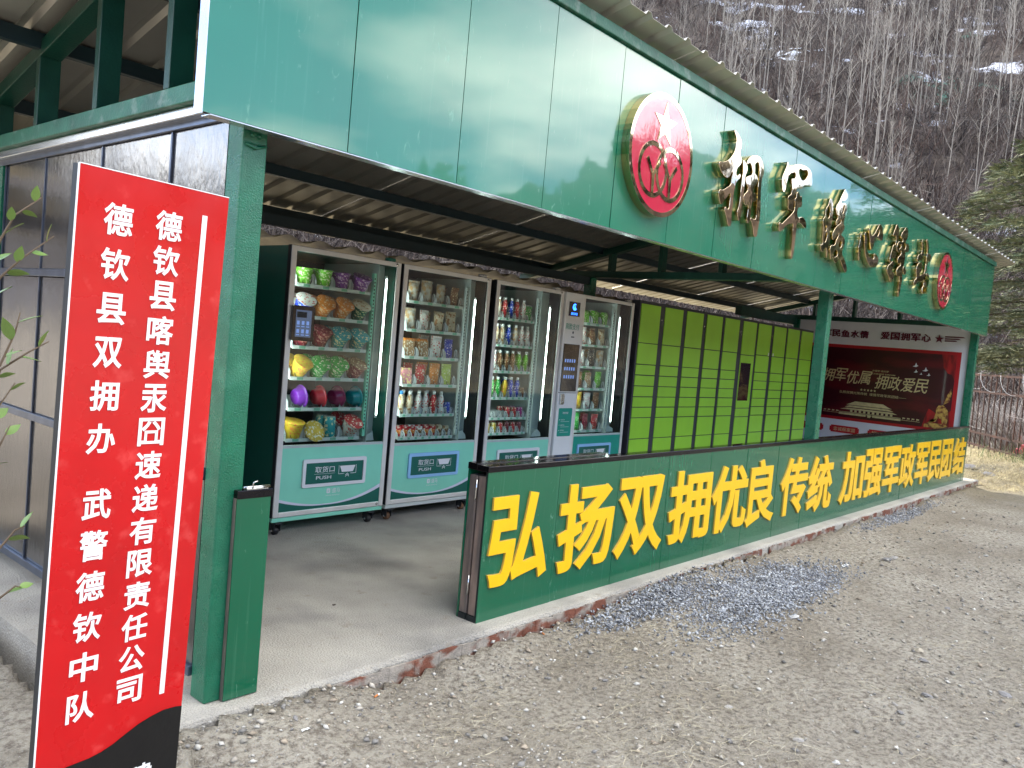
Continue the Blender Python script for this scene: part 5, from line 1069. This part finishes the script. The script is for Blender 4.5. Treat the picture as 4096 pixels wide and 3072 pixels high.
# straw
def straw(name, pt, L, w, cols, lift, label, curl=.3, up=.12):
    n = len(pt); a = rs.uniform(0, 2 * np.pi, n) ; k = 3; V = np.zeros((n, (k + 1) * 2, 3)); x, y = pt[:, 0].copy(), pt[:, 1].copy(); z = zground(x, y) + .002 + rs.uniform(0, lift, n); pz_ = rs.uniform(-.02, up, n)
    for i in range(k + 1):
        nx, ny = -np.sin(a), np.cos(a); ww = w * (1 - .8 * i / k)
        V[:, 2 * i] = np.stack([x - nx * ww, y - ny * ww, z], 1); V[:, 2 * i + 1] = np.stack([x + nx * ww, y + ny * ww, z + ww * .6], 1)
        st = L / k; x = x + np.cos(a) * st; y = y + np.sin(a) * st; z = np.maximum(z + pz_ * st * 2, zground(x, y) + .001); a = a + rs.uniform(-curl, curl, n); pz_ = pz_ - .25 * up
    F = np.array([(2 * i, 2 * i + 1, 2 * i + 3, 2 * i + 2) for i in range(k)])[None] + (np.arange(n) * (k + 1) * 2)[:, None, None]
    c = np.array(cols)[rs.randint(0, len(cols), n)] * rs.uniform(.7, 1.15, (n, 1)); C = np.repeat(c[:, None], (k + 1) * 2, 1).reshape(-1, 3)
    o = np_mesh(name, V.reshape(-1, 3), F.reshape(-1, 4), mStraw, C); tag(o, label, 'dry grass', kind='stuff'); return o
pt = near_pts(30000, -1.6, 9, -3.6, -.14, 1.3); m_ = fbm(pt[:, 0] * .9 + 7, pt[:, 1] * 1.6 + 3, 4); keep = rs.rand(len(pt)) < np.clip((m_ - .02) * 3.4, .03, 1); pt = pt[keep]
straw('dry_grass', pt, rs.uniform(.03, .10, len(pt)), .0011, [(.44, .39, .28), (.34, .30, .21), (.22, .19, .13), (.48, .44, .34)], .012, 'flattened strands of dry straw coloured grass on the soil')
pt = np.stack([rs.uniform(11.5, 19.5, 26000), rs.uniform(-3.0, 3.0, 26000)], 1); pt = pt[~((pt[:, 0] < 12.15) & (pt[:, 1] > -.1))]
straw('dry_grass', pt, rs.uniform(.06, .16, len(pt)), .0025, [(.55, .47, .26), (.48, .42, .25), (.36, .30, .18)], .03, 'sunlit patch of yellow dry grass before the rusty fence', up=.5)

# litter
def litter(name, x, y, z, parts, label, cat):
    t = thing(name, label, cat, (x, y, z)); return t
for x, y, a, lab in ((.62, -.235, .3, 'orange and white cigarette end in the soil just before the slab corner'), (1.78, -.19, 1.2, 'pale cigarette end in the dark soil along the slab edge')):
    z = H(x, y) + .006; t = thing('cigarette_end', lab, 'litter', (x, y, z)); d = Vector((math.cos(a), math.sin(a), .05))
    mb = MB(); mb.tube([(x, y, z), tuple(Vector((x, y, z)) + d * .022)], .004, 8); mb.build('filter', M('filter_orange', (.55, .2, .06), .7), t)
    mb = MB(); mb.tube([tuple(Vector((x, y, z)) + d * .0222), tuple(Vector((x, y, z)) + d * .034)], .0038, 8); mb.build('paper_end', mSignW, t)
for x, y, s_, lab in ((.22, -.33, .018, 'crumpled pale blue paper scrap among stones near the slab corner'), (2.15, -.20, .012, 'crumpled silver foil scrap beside the slab edge'), (5.0, -.62, .05, 'flat white paper strip on the soil beyond the crushed stone')):
    mb = MB(); z = H(x, y) + .006; v = []; n = 5
    for i in range(n + 1):
        for j in range(3): v.append((x + (i / n - .5) * s_ * 2, y + (j / 2 - .5) * s_ * .5, z + random.uniform(0, .006)))
    mb.add(v, [(i * 3 + j, i * 3 + j + 1, i * 3 + j + 4, i * 3 + j + 3) for i in range(n) for j in range(2)]); o = mb.build('paper_scrap', mSignW, org=(x, y, z)); tag(o, lab, 'litter')
o = MB(); o.box(1.05, 1.065, .62, .63, .0005, .004); o = o.build('brown_chip', mRust, org=(1.05, .62, 0)); tag(o, 'tiny brown chip of debris lying on the concrete floor', 'litter')

# ------------------------------------------------------------------ hillside scrub and bare trees
def shrub_proto(rs_, n, h, spread, curl=.5, fork=True):
    V = []; F = []
    def strand(p, d, L, w, k):
        nonlocal V, F
        b = len(V); q = np.array(p, float); d = np.array(d, float); side = np.cross(d, rs_.randn(3)); side /= np.linalg.norm(side) + 1e-9
        for i in range(k):
            ww = w * (1 - i / k * .8); V += [q - side * ww, q + side * ww]
            q = q + d * L / k; d = d + rs_.randn(3) * curl * .35; d /= np.linalg.norm(d)
        V.append(q); e = len(V) - 1
        for i in range(k - 1): F.append((b + 2 * i, b + 2 * i + 1, b + 2 * i + 3)); F.append((b + 2 * i, b + 2 * i + 3, b + 2 * i + 2))
        F.append((b + 2 * k - 2, b + 2 * k - 1, e)); return q
    for i in range(n):
        a = rs_.uniform(0, 6.28); r = rs_.uniform(0, spread * .35); d = np.array([np.cos(a) * rs_.uniform(.1, .9), np.sin(a) * rs_.uniform(.1, .9), 1.0]); d /= np.linalg.norm(d)
        strand((r * np.cos(a), r * np.sin(a), 0), d, h * rs_.uniform(.5, 1.1), .011, 3)
        if fork:
            for _ in range(2):
                p = np.array((r * np.cos(a), r * np.sin(a), 0)) + d * h * rs_.uniform(.25, .7); e = d + rs_.randn(3) * .6; e /= np.linalg.norm(e); strand(p, e, h * rs_.uniform(.25, .5), .007, 2)
    return np.array(V), np.array(F)
rs2 = np.random.RandomState(9)
protos = [shrub_proto(rs2, 16, 1.0, 1.0) for _ in range(6)]
def place_shrubs(name, X, Y, S_, cols, label, wmul=1.0):
    Vs = []; Fs = []; Cs = []; off = 0; Z = hill(X, Y)
    pi = rs2.randint(0, len(protos), len(X)); ang = rs2.uniform(0, 6.28, len(X)); c = np.array(cols)[rs2.randint(0, len(cols), len(X))] * rs2.uniform(.6, 1.25, (len(X), 1))
    for k, (V, F) in enumerate(protos):
        I = np.where(pi == k)[0]; m = len(I)
        if not m: continue
        ca, sa = np.cos(ang[I]), np.sin(ang[I]); v = V[None] * S_[I][:, None, None]
        x = v[..., 0] * ca[:, None] - v[..., 1] * sa[:, None] + X[I][:, None]; y = v[..., 0] * sa[:, None] + v[..., 1] * ca[:, None] + Y[I][:, None]; z = v[..., 2] + Z[I][:, None]
        Vs.append(np.stack([x, y, z], -1).reshape(-1, 3)); Fs.append((F[None] + (np.arange(m) * len(V))[:, None, None] + off).reshape(-1, 3)); Cs.append(np.repeat(c[I][:, None], len(V), 1).reshape(-1, 3)); off += m * len(V)
    o = np_mesh(name, np.concatenate(Vs), np.concatenate(Fs), mTwig, np.concatenate(Cs)); tag(o, label, 'scrub', kind='stuff'); return o
def polar(n, a0, a1, r0, r1):
    a = np.radians(rs2.uniform(a0, a1, n)); r = np.exp(rs2.uniform(np.log(r0), np.log(r1), n)); return CAM.x + r * np.sin(a), CAM.y + r * np.cos(a), r
X, Y, r_ = polar(9500, 6, 88, 26, 130); sc_ = rs2.uniform(.9, 2.2, len(X)) * (1 + r_ / 120)
dens = fbm(X / 7, Y / 7, 3); kp = rs2.rand(len(X)) < np.clip(.75 + dens * 1.5, .2, 1); X, Y, sc_ = X[kp], Y[kp], sc_[kp]
place_shrubs('hillside_scrub', X, Y, sc_, [(.070, .054, .050), (.105, .083, .075), (.034, .026, .026), (.17, .145, .13), (.085, .054, .046)], 'dense leafless brown scrub covering the hillside')
X, Y, r_ = polar(2600, 4, 62, 13, 26); place_shrubs('bank_scrub', X, Y, rs2.uniform(.35, .8, len(X)), [(.08, .05, .042), (.12, .085, .07), (.06, .04, .035)], 'tangled dark brown twigs on the bank behind the shed')
t_ = rs2.uniform(-1, fl_ + 1, 700); w_ = rs2.uniform(.5, 5.0, 700); X = FA.x + fd.x * t_ - fd.y * w_ * -1 * -1; Y = FA.y + fd.y * t_ + fd.x * w_
X = FA.x + fd.x * t_ + (-fd.y) * w_; Y = FA.y + fd.y * t_ + fd.x * w_
place_shrubs('fence_brambles', X, Y, rs2.uniform(.6, 1.5, 700), [(.30, .27, .25), (.36, .33, .31), (.22, .19, .18)], 'grey brown brambles crowding behind the rusty fence')

def hit(az, el):
    a = R(az); t = math.tan(R(el)); r = 8.0
    while r < 150:
        x = CAM.x + r * math.sin(a); y = CAM.y + r * math.cos(a)
        if H(x, y) > CAM.z + t * r: return x, y
        r += .25
    return x, y
def snow(az, el, rx, ry, k, thr=.0):
    cx, cy = hit(az, el); n = 44; gx = np.linspace(-1, 1, n); GX, GY = np.meshgrid(gx, gx, indexing='ij'); X = cx + GX * rx; Y = cy + GY * ry; Z = hill(X, Y) + .10
    m = fbm(GX * 3.2 + k * 7, GY * 3.2 + k, 4) + .35 * (1 - GX ** 2 - GY ** 2) > .30 + thr
    idx = np.arange(n * n).reshape(n, n); q_ = np.stack([idx[:-1, :-1], idx[1:, :-1], idx[1:, 1:], idx[:-1, 1:]], -1); mm = m[:-1, :-1] & m[1:, 1:]
    o = np_mesh('snow_patch', np.stack([X, Y, Z], -1).reshape(-1, 3), q_[mm], M('snow', (.38, .40, .45), .7, bump=.3, bscale=5), smooth=True); tag(o, 'thin patch of old snow lying on the brown slope', kind='stuff')
for i_, (a_, e_, rx, ry) in enumerate(((33.9, 6.6, 1.6, 1.3), (37, 5.6, 1.2, 1.2), (71, 4.4, 2.5, 2.5), (46, 4.0, 2, 2), (66, 19.5, 2.0, 3), (78.5, .8, 1.5, 1.2), (80, -.2, 1.2, .9))): snow(a_, e_, rx, ry, i_)
# pale bare trees
def tree_proto(seed, h):
    r = random.Random(seed); root = bpy.data.objects.new('bare_tree', None); COL.objects.link(root)
    mb = MB(); pts = [(0, 0, -.3)]; x = y = 0
    for i in range(1, 9): x += r.uniform(-.06, .06); y += r.uniform(-.06, .06); pts.append((x, y, h * i / 8))
    mb.tube(pts, .034, 5, None, .009); t = mb.build('trunk', mTrunk, org=(0, 0, 0)); t.parent = root
    mb = MB()
    for i in range(17):
        z = h * r.uniform(.38, .98); k = min(7, int(z / h * 8)); p = Vector(pts[k]).lerp(Vector(pts[k + 1]), z / h * 8 - k); a = r.uniform(0, 6.28); L = (1.15 - z / h) * h * .15 + .3
        d = Vector((math.cos(a) * .6, math.sin(a) * .6, .9)).normalized(); q1 = p + d * L * .5 + Vector((0, 0, .03)); q2 = p + d * L + Vector((r.uniform(-.1, .1), r.uniform(-.1, .1), L * .15)); mb.tube([p, q1, q2], .014, 3, None, .004, cap=False)
        for _ in range(2): e = q1 + Vector((r.uniform(-.3, .3), r.uniform(-.3, .3), r.uniform(.2, .5))); mb.tube([q1, e], .007, 3, None, .003, cap=False)
    c = mb.build('branches', mTrunk, org=(0, 0, 0)); c.parent = root; c['kind'] = 'stuff'
    return root
tps = [tree_proto(s_, 9.0) for s_ in range(5)]
def clusters():
    out = []; r = random.Random(5)
    for a0, a1, r0, r1, n in ((62, 74, 38, 64, 40), (70, 88, 44, 74, 62), (44, 62, 48, 95, 34), (60, 90, 58, 100, 60), (20, 44, 30, 70, 8)):
        for _ in range(n): a = R(r.uniform(a0, a1)); d = r.uniform(r0, r1); out.append((CAM.x + d * math.sin(a), CAM.y + d * math.cos(a), d))
    return out
first = [True] * 5
for i, (x, y, d) in enumerate(clusters()):
    k = i % 5; o = tps[k] if first[k] else copy_tree(tps[k]); first[k] = False
    s_ = random.uniform(.65, 1.25); o.location = (x, y, H(x, y)); o.rotation_euler = (random.uniform(-.06, .06), random.uniform(-.06, .06), random.uniform(0, 6.28)); o.scale = (s_ * 1.05, s_ * 1.05, s_)
    tag(o, 'thin pale leafless tree standing in the scrub of the hillside', 'tree', 'thin pale bare trees on the hillside')

# cedar at the right
ct = thing('cedar_tree', 'tall cedar with drooping grey green boughs beyond the far end of the shed', 'tree', (14.6, -1.1, -.1))
mb = MB(); mb.tube([(14.6, -1.1, -.2), (14.63, -1.08, 3), (14.6, -1.1, 5.5), (14.58, -1.1, 7.6)], .17, 10, None, .03); mb.build('trunk', mCedarBark, ct)
rc_ = random.Random(8); LV = []; LC_ = []
nb = 0
for i in range(140):
    z = 1.7 + (i / 140) * 5.7 + rc_.uniform(-.1, .1); a = i * 2.4 + rc_.uniform(-.3, .3); L = (2.25 if z < 4.6 else max(.3, 2.25 - (z - 4.6) * .70)) * rc_.uniform(.82, 1.05)
    p0 = Vector((14.6, -1.1, z)); d = Vector((math.cos(a), math.sin(a), .16)); pts = [p0 + d * L * t + Vector((0, 0, -.38 * (t ** 2.0) * L * .55)) for t in (0, .3, .6, .85, 1)]
    mb = MB(); mb.tube(pts, .035, 5, None, .006, cap=False); mb.build('bough', mCedarBark, ct)
    for _ in range(400):
        t = rc_.random() ** .7 * .93 + .07; k = min(3, int(t * 4)); fr = t * 4 - k
        tt = [0, .3, .6, .85, 1]; t2 = tt[k] + (tt[k + 1] - tt[k]) * min(1, fr); p = p0 + d * L * t2 + Vector((0, 0, -.21 * (t2 ** 2) * L))
        w = .68 * (1 - .55 * t2) ; q_ = rc_.uniform(-w, w); n_ = Vector((-math.sin(a), math.cos(a), 0)); p = p + n_ * q_ + d * abs(q_) * .3 + Vector((0, 0, -.22 * abs(q_) + rc_.gauss(0, .045)))
        dr = (n_ * (1 if q_ > 0 else -1) * .8 + d * .7 + Vector((rc_.gauss(0, .25), rc_.gauss(0, .25), rc_.gauss(-.15, .25)))).normalized(); LV.append((p, dr, rc_.uniform(.07, .16)))
V = []; F = []; C = []
for p, dr, l in LV:
    s1 = dr.cross(Vector((rc_.gauss(0, .4), rc_.gauss(0, .4), 1))).normalized(); up = s1.cross(dr); b = len(V); c = rc_.uniform(.7, 1.25); col = (.21 * c, .22 * c, .12 * c) if rc_.random() < .6 else (.08 * c, .11 * c, .06 * c)
    for j in range(3):
        o_ = p + dr * l * j * .3; sd = l * (.34 - .06 * j)
        V += [o_ - s1 * sd + dr * l * .35, o_ + dr * l * .10 + up * .004, o_ - dr * .008]; V += [o_ + s1 * sd + dr * l * .35, o_ + dr * l * .10 + up * .004, o_ - dr * .008]
        F += [(b, b + 1, b + 2), (b + 3, b + 4, b + 5)]; b += 6; C += [col] * 6
    V += [p + dr * l * 1.3, p + s1 * .008, p - s1 * .008]; F.append((b, b + 1, b + 2)); C += [col] * 3
V = np.array([tuple(v) for v in V]) - np.array((14.6, -1.1, -.1)); o = np_mesh('needles', V, np.array(F), mCedarLeaf, np.array(C)); o.parent = ct; o['kind'] = 'stuff'

# far forest on the opposite ridge (seen mirrored in the fascia)
rs3 = np.random.RandomState(12); nF = 900
nF = 700; a = np.radians(rs3.uniform(96, 335, nF)); rr = np.where(np.degrees(a) > 245, rs3.uniform(40, 200, nF), rs3.uniform(95, 250, nF)); X = CAM.x + rr * np.sin(a); Y = CAM.y + rr * np.cos(a); Z = hill(X, Y)
conev = [(np.cos(t) * .24 * (1 - z * .93) * (1 if j % 2 else .72), np.sin(t) * .24 * (1 - z * .93) * (1 if j % 2 else .72), z) for z in (0.08, .35, .351, .62, .621, .85) for j, t in enumerate(np.linspace(0, 2 * np.pi, 9)[:-1])] + [(0, 0, 1)]
conev = [((x * 1.35, y * 1.35, z) if i // 8 in (2, 4) else (x, y, z)) for i, (x, y, z) in enumerate(conev)]
conef = [(k * 8 + j, k * 8 + (j + 1) % 8, (k + 1) * 8 + (j + 1) % 8) for k in range(5) for j in range(8)] + [(k * 8 + j, (k + 1) * 8 + (j + 1) % 8, (k + 1) * 8 + j) for k in range(5) for j in range(8)] + [(40 + j, 40 + (j + 1) % 8, 48) for j in range(8)]
hgt = rs3.lognormal(1.55, .45, nF); o = scatter_mesh('far_forest', conev, conef, np.stack([X, Y, Z - .3], 1), rotm(nF, rs3, .03), np.stack([hgt, hgt, hgt], 1), mTwig, np.array([(.05, .07, .04), (.09, .08, .05), (.07, .06, .045)])[rs3.randint(0, 3, nF)]); tag(o, 'dark conifers on the ridge across the valley', 'forest', kind='stuff')
_t = (1 + 5 ** .5) / 2
icv = np.array([(-1, _t, 0), (1, _t, 0), (-1, -_t, 0), (1, -_t, 0), (0, -1, _t), (0, 1, _t), (0, -1, -_t), (0, 1, -_t), (_t, 0, -1), (_t, 0, 1), (-_t, 0, -1), (-_t, 0, 1)]) / 1.9 * .5
icf = [(0, 11, 5), (0, 5, 1), (0, 1, 7), (0, 7, 10), (0, 10, 11), (1, 5, 9), (5, 11, 4), (11, 10, 2), (10, 7, 6), (7, 1, 8), (3, 9, 4), (3, 4, 2), (3, 2, 6), (3, 6, 8), (3, 8, 9), (4, 9, 5), (2, 4, 11), (6, 2, 10), (8, 6, 7), (9, 8, 1)]
a0 = np.radians(rs3.uniform(96, 335, 500)); r0 = np.where(np.degrees(a0) > 240, rs3.uniform(16, 70, 500), rs3.uniform(120, 228, 500)); X0 = CAM.x + r0 * np.sin(a0); Y0 = CAM.y + r0 * np.cos(a0); H0 = np.where(r0 < 80, rs3.uniform(2.0, 4.2, 500), rs3.lognormal(1.6, .4, 500)); Z0 = hill(X0, Y0)
L_ = 14; X = np.repeat(X0, L_) + rs3.uniform(-1, 1, 500 * L_) * np.repeat(H0, L_) * .26; Y = np.repeat(Y0, L_) + rs3.uniform(-1, 1, 500 * L_) * np.repeat(H0, L_) * .26; Z = np.repeat(Z0, L_) + np.repeat(H0, L_) * rs3.uniform(.25, .85, 500 * L_); s0 = np.repeat(H0, L_) * rs3.uniform(.18, .42, 500 * L_)
o = scatter_mesh('far_woods', icv, icf, np.stack([X, Y, Z], 1), rotm(len(X), rs3, 1.5), np.stack([s0, s0, s0], 1), mTwig, np.array([(.05, .065, .035), (.08, .07, .045), (.055, .05, .035)])[rs3.randint(0, 3, len(X))]); tag(o, 'rounded dark trees on the low ridge across the valley', 'forest', kind='stuff')
X, Y, r_ = (lambda a, r: (CAM.x + r * np.sin(a), CAM.y + r * np.cos(a), r))(np.radians(rs2.uniform(95, 265, 2200)), rs2.uniform(45, 120, 2200)); place_shrubs('valley_scrub', X, Y, rs2.uniform(1.5, 3.5, 2200), [(.20, .14, .09), (.28, .21, .12), (.14, .10, .07)], 'brown scrub on the slope across the valley')

# ------------------------------------------------------------------ leafy shrub at the left edge
lb = thing('leafy_shrub', 'slender shrub with small glossy oval leaves before the dark side wall', 'shrub', (-1.42, -.95, -.1))
def leaf_mesh():
    v = []; f = []; n = 6
    for i in range(n + 1):
        t = i / n; w = .27 * math.sin(math.pi * t ** .8) ; v += [(-w, t, .06 * w - .10 * t * t), (0, t, -.03 - .10 * t * t), (w, t, .06 * w - .10 * t * t)]
    for i in range(n): f += [(3 * i, 3 * i + 1, 3 * i + 4, 3 * i + 3), (3 * i + 1, 3 * i + 2, 3 * i + 5, 3 * i + 4)]
    me = bpy.data.meshes.new('leaf'); me.from_pydata(v, [], f); me.materials.append(mLeaf); me.polygons.foreach_set('use_smooth', [True] * len(f)); me.update(); return me
LM = leaf_mesh(); rl = random.Random(6)
STEMS = [[[-1.076, -0.95, 1.37], [-1.035, -0.95, 1.532], [-1.012, -0.95, 1.583], [-0.968, -0.95, 1.624]], [[-1.071, -0.92, 1.345], [-1.022, -0.92, 1.463], [-0.985, -0.92, 1.506], [-0.931, -0.92, 1.556]], [[-1.044, -0.89, 1.224], [-1.004, -0.89, 1.293], [-0.981, -0.89, 1.359], [-0.974, -0.89, 1.399]], [[-1.031, -0.86, 1.141], [-0.994, -0.86, 1.281], [-0.946, -0.86, 1.318], [-0.907, -0.86, 1.343]], [[-1.022, -0.83, 1.116], [-0.99, -0.83, 1.192], [-0.956, -0.83, 1.253]], [[-1.009, -0.8, 0.851], [-0.957, -0.8, 0.901], [-0.93, -0.8, 0.936], [-0.911, -0.8, 0.942]], [[-0.999, -0.77, 1.001], [-0.958, -0.77, 1.115], [-0.941, -0.77, 1.157]], [[-0.987, -0.74, 0.723], [-0.937, -0.74, 0.769], [-0.903, -0.74, 0.794], [-0.888, -0.74, 0.788]]]
base = Vector((-1.42, -.95, -.1))
for st in STEMS:
    pts = [Vector(p) for p in st]; mb = MB(); mb.tube(pts, .0035, 5, None, .0012); s_ = mb.build('stem', mStem, lb)
    tot = len(pts)
    k = 0
    for i in range(1, tot):
        seg = pts[i] - pts[i - 1]; m = max(1, int(seg.length / .027))
        for j in range(m):
            p = pts[i - 1] + seg * ((j + .5) / m); k += 1
            if i == 1 and j < m / 2: continue
            o = bpy.data.objects.new('leaf', LM); COL.objects.link(o); o.parent = lb; o.location = p - base; d = seg.normalized()
            sd = d.cross(Vector((.3, -1, .1))).normalized() * (1 if k % 2 else -1); q_ = (d * .8 + sd * .75 + Vector((rl.gauss(0, .2), rl.gauss(0, .2), rl.gauss(.05, .2)))).normalized()
            o.rotation_euler = q_.to_track_quat('Y', 'Z').to_euler(); sc = rl.uniform(.028, .05); o.scale = (sc, sc, sc); o.rotation_euler.rotate_axis('Y', rl.uniform(-.8, .8))

# green sprigs and a low tuft at the far corner
pt = np.stack([17.2 + rs.randn(500) * .35, -.2 + rs.randn(500) * .5], 1)
o = straw('grass_tuft', pt, rs.uniform(.1, .3, len(pt)), .004, [(.10, .16, .05), (.14, .19, .07)], .02, 'low tuft of green grass at the foot of the rusty fence', up=1.2)
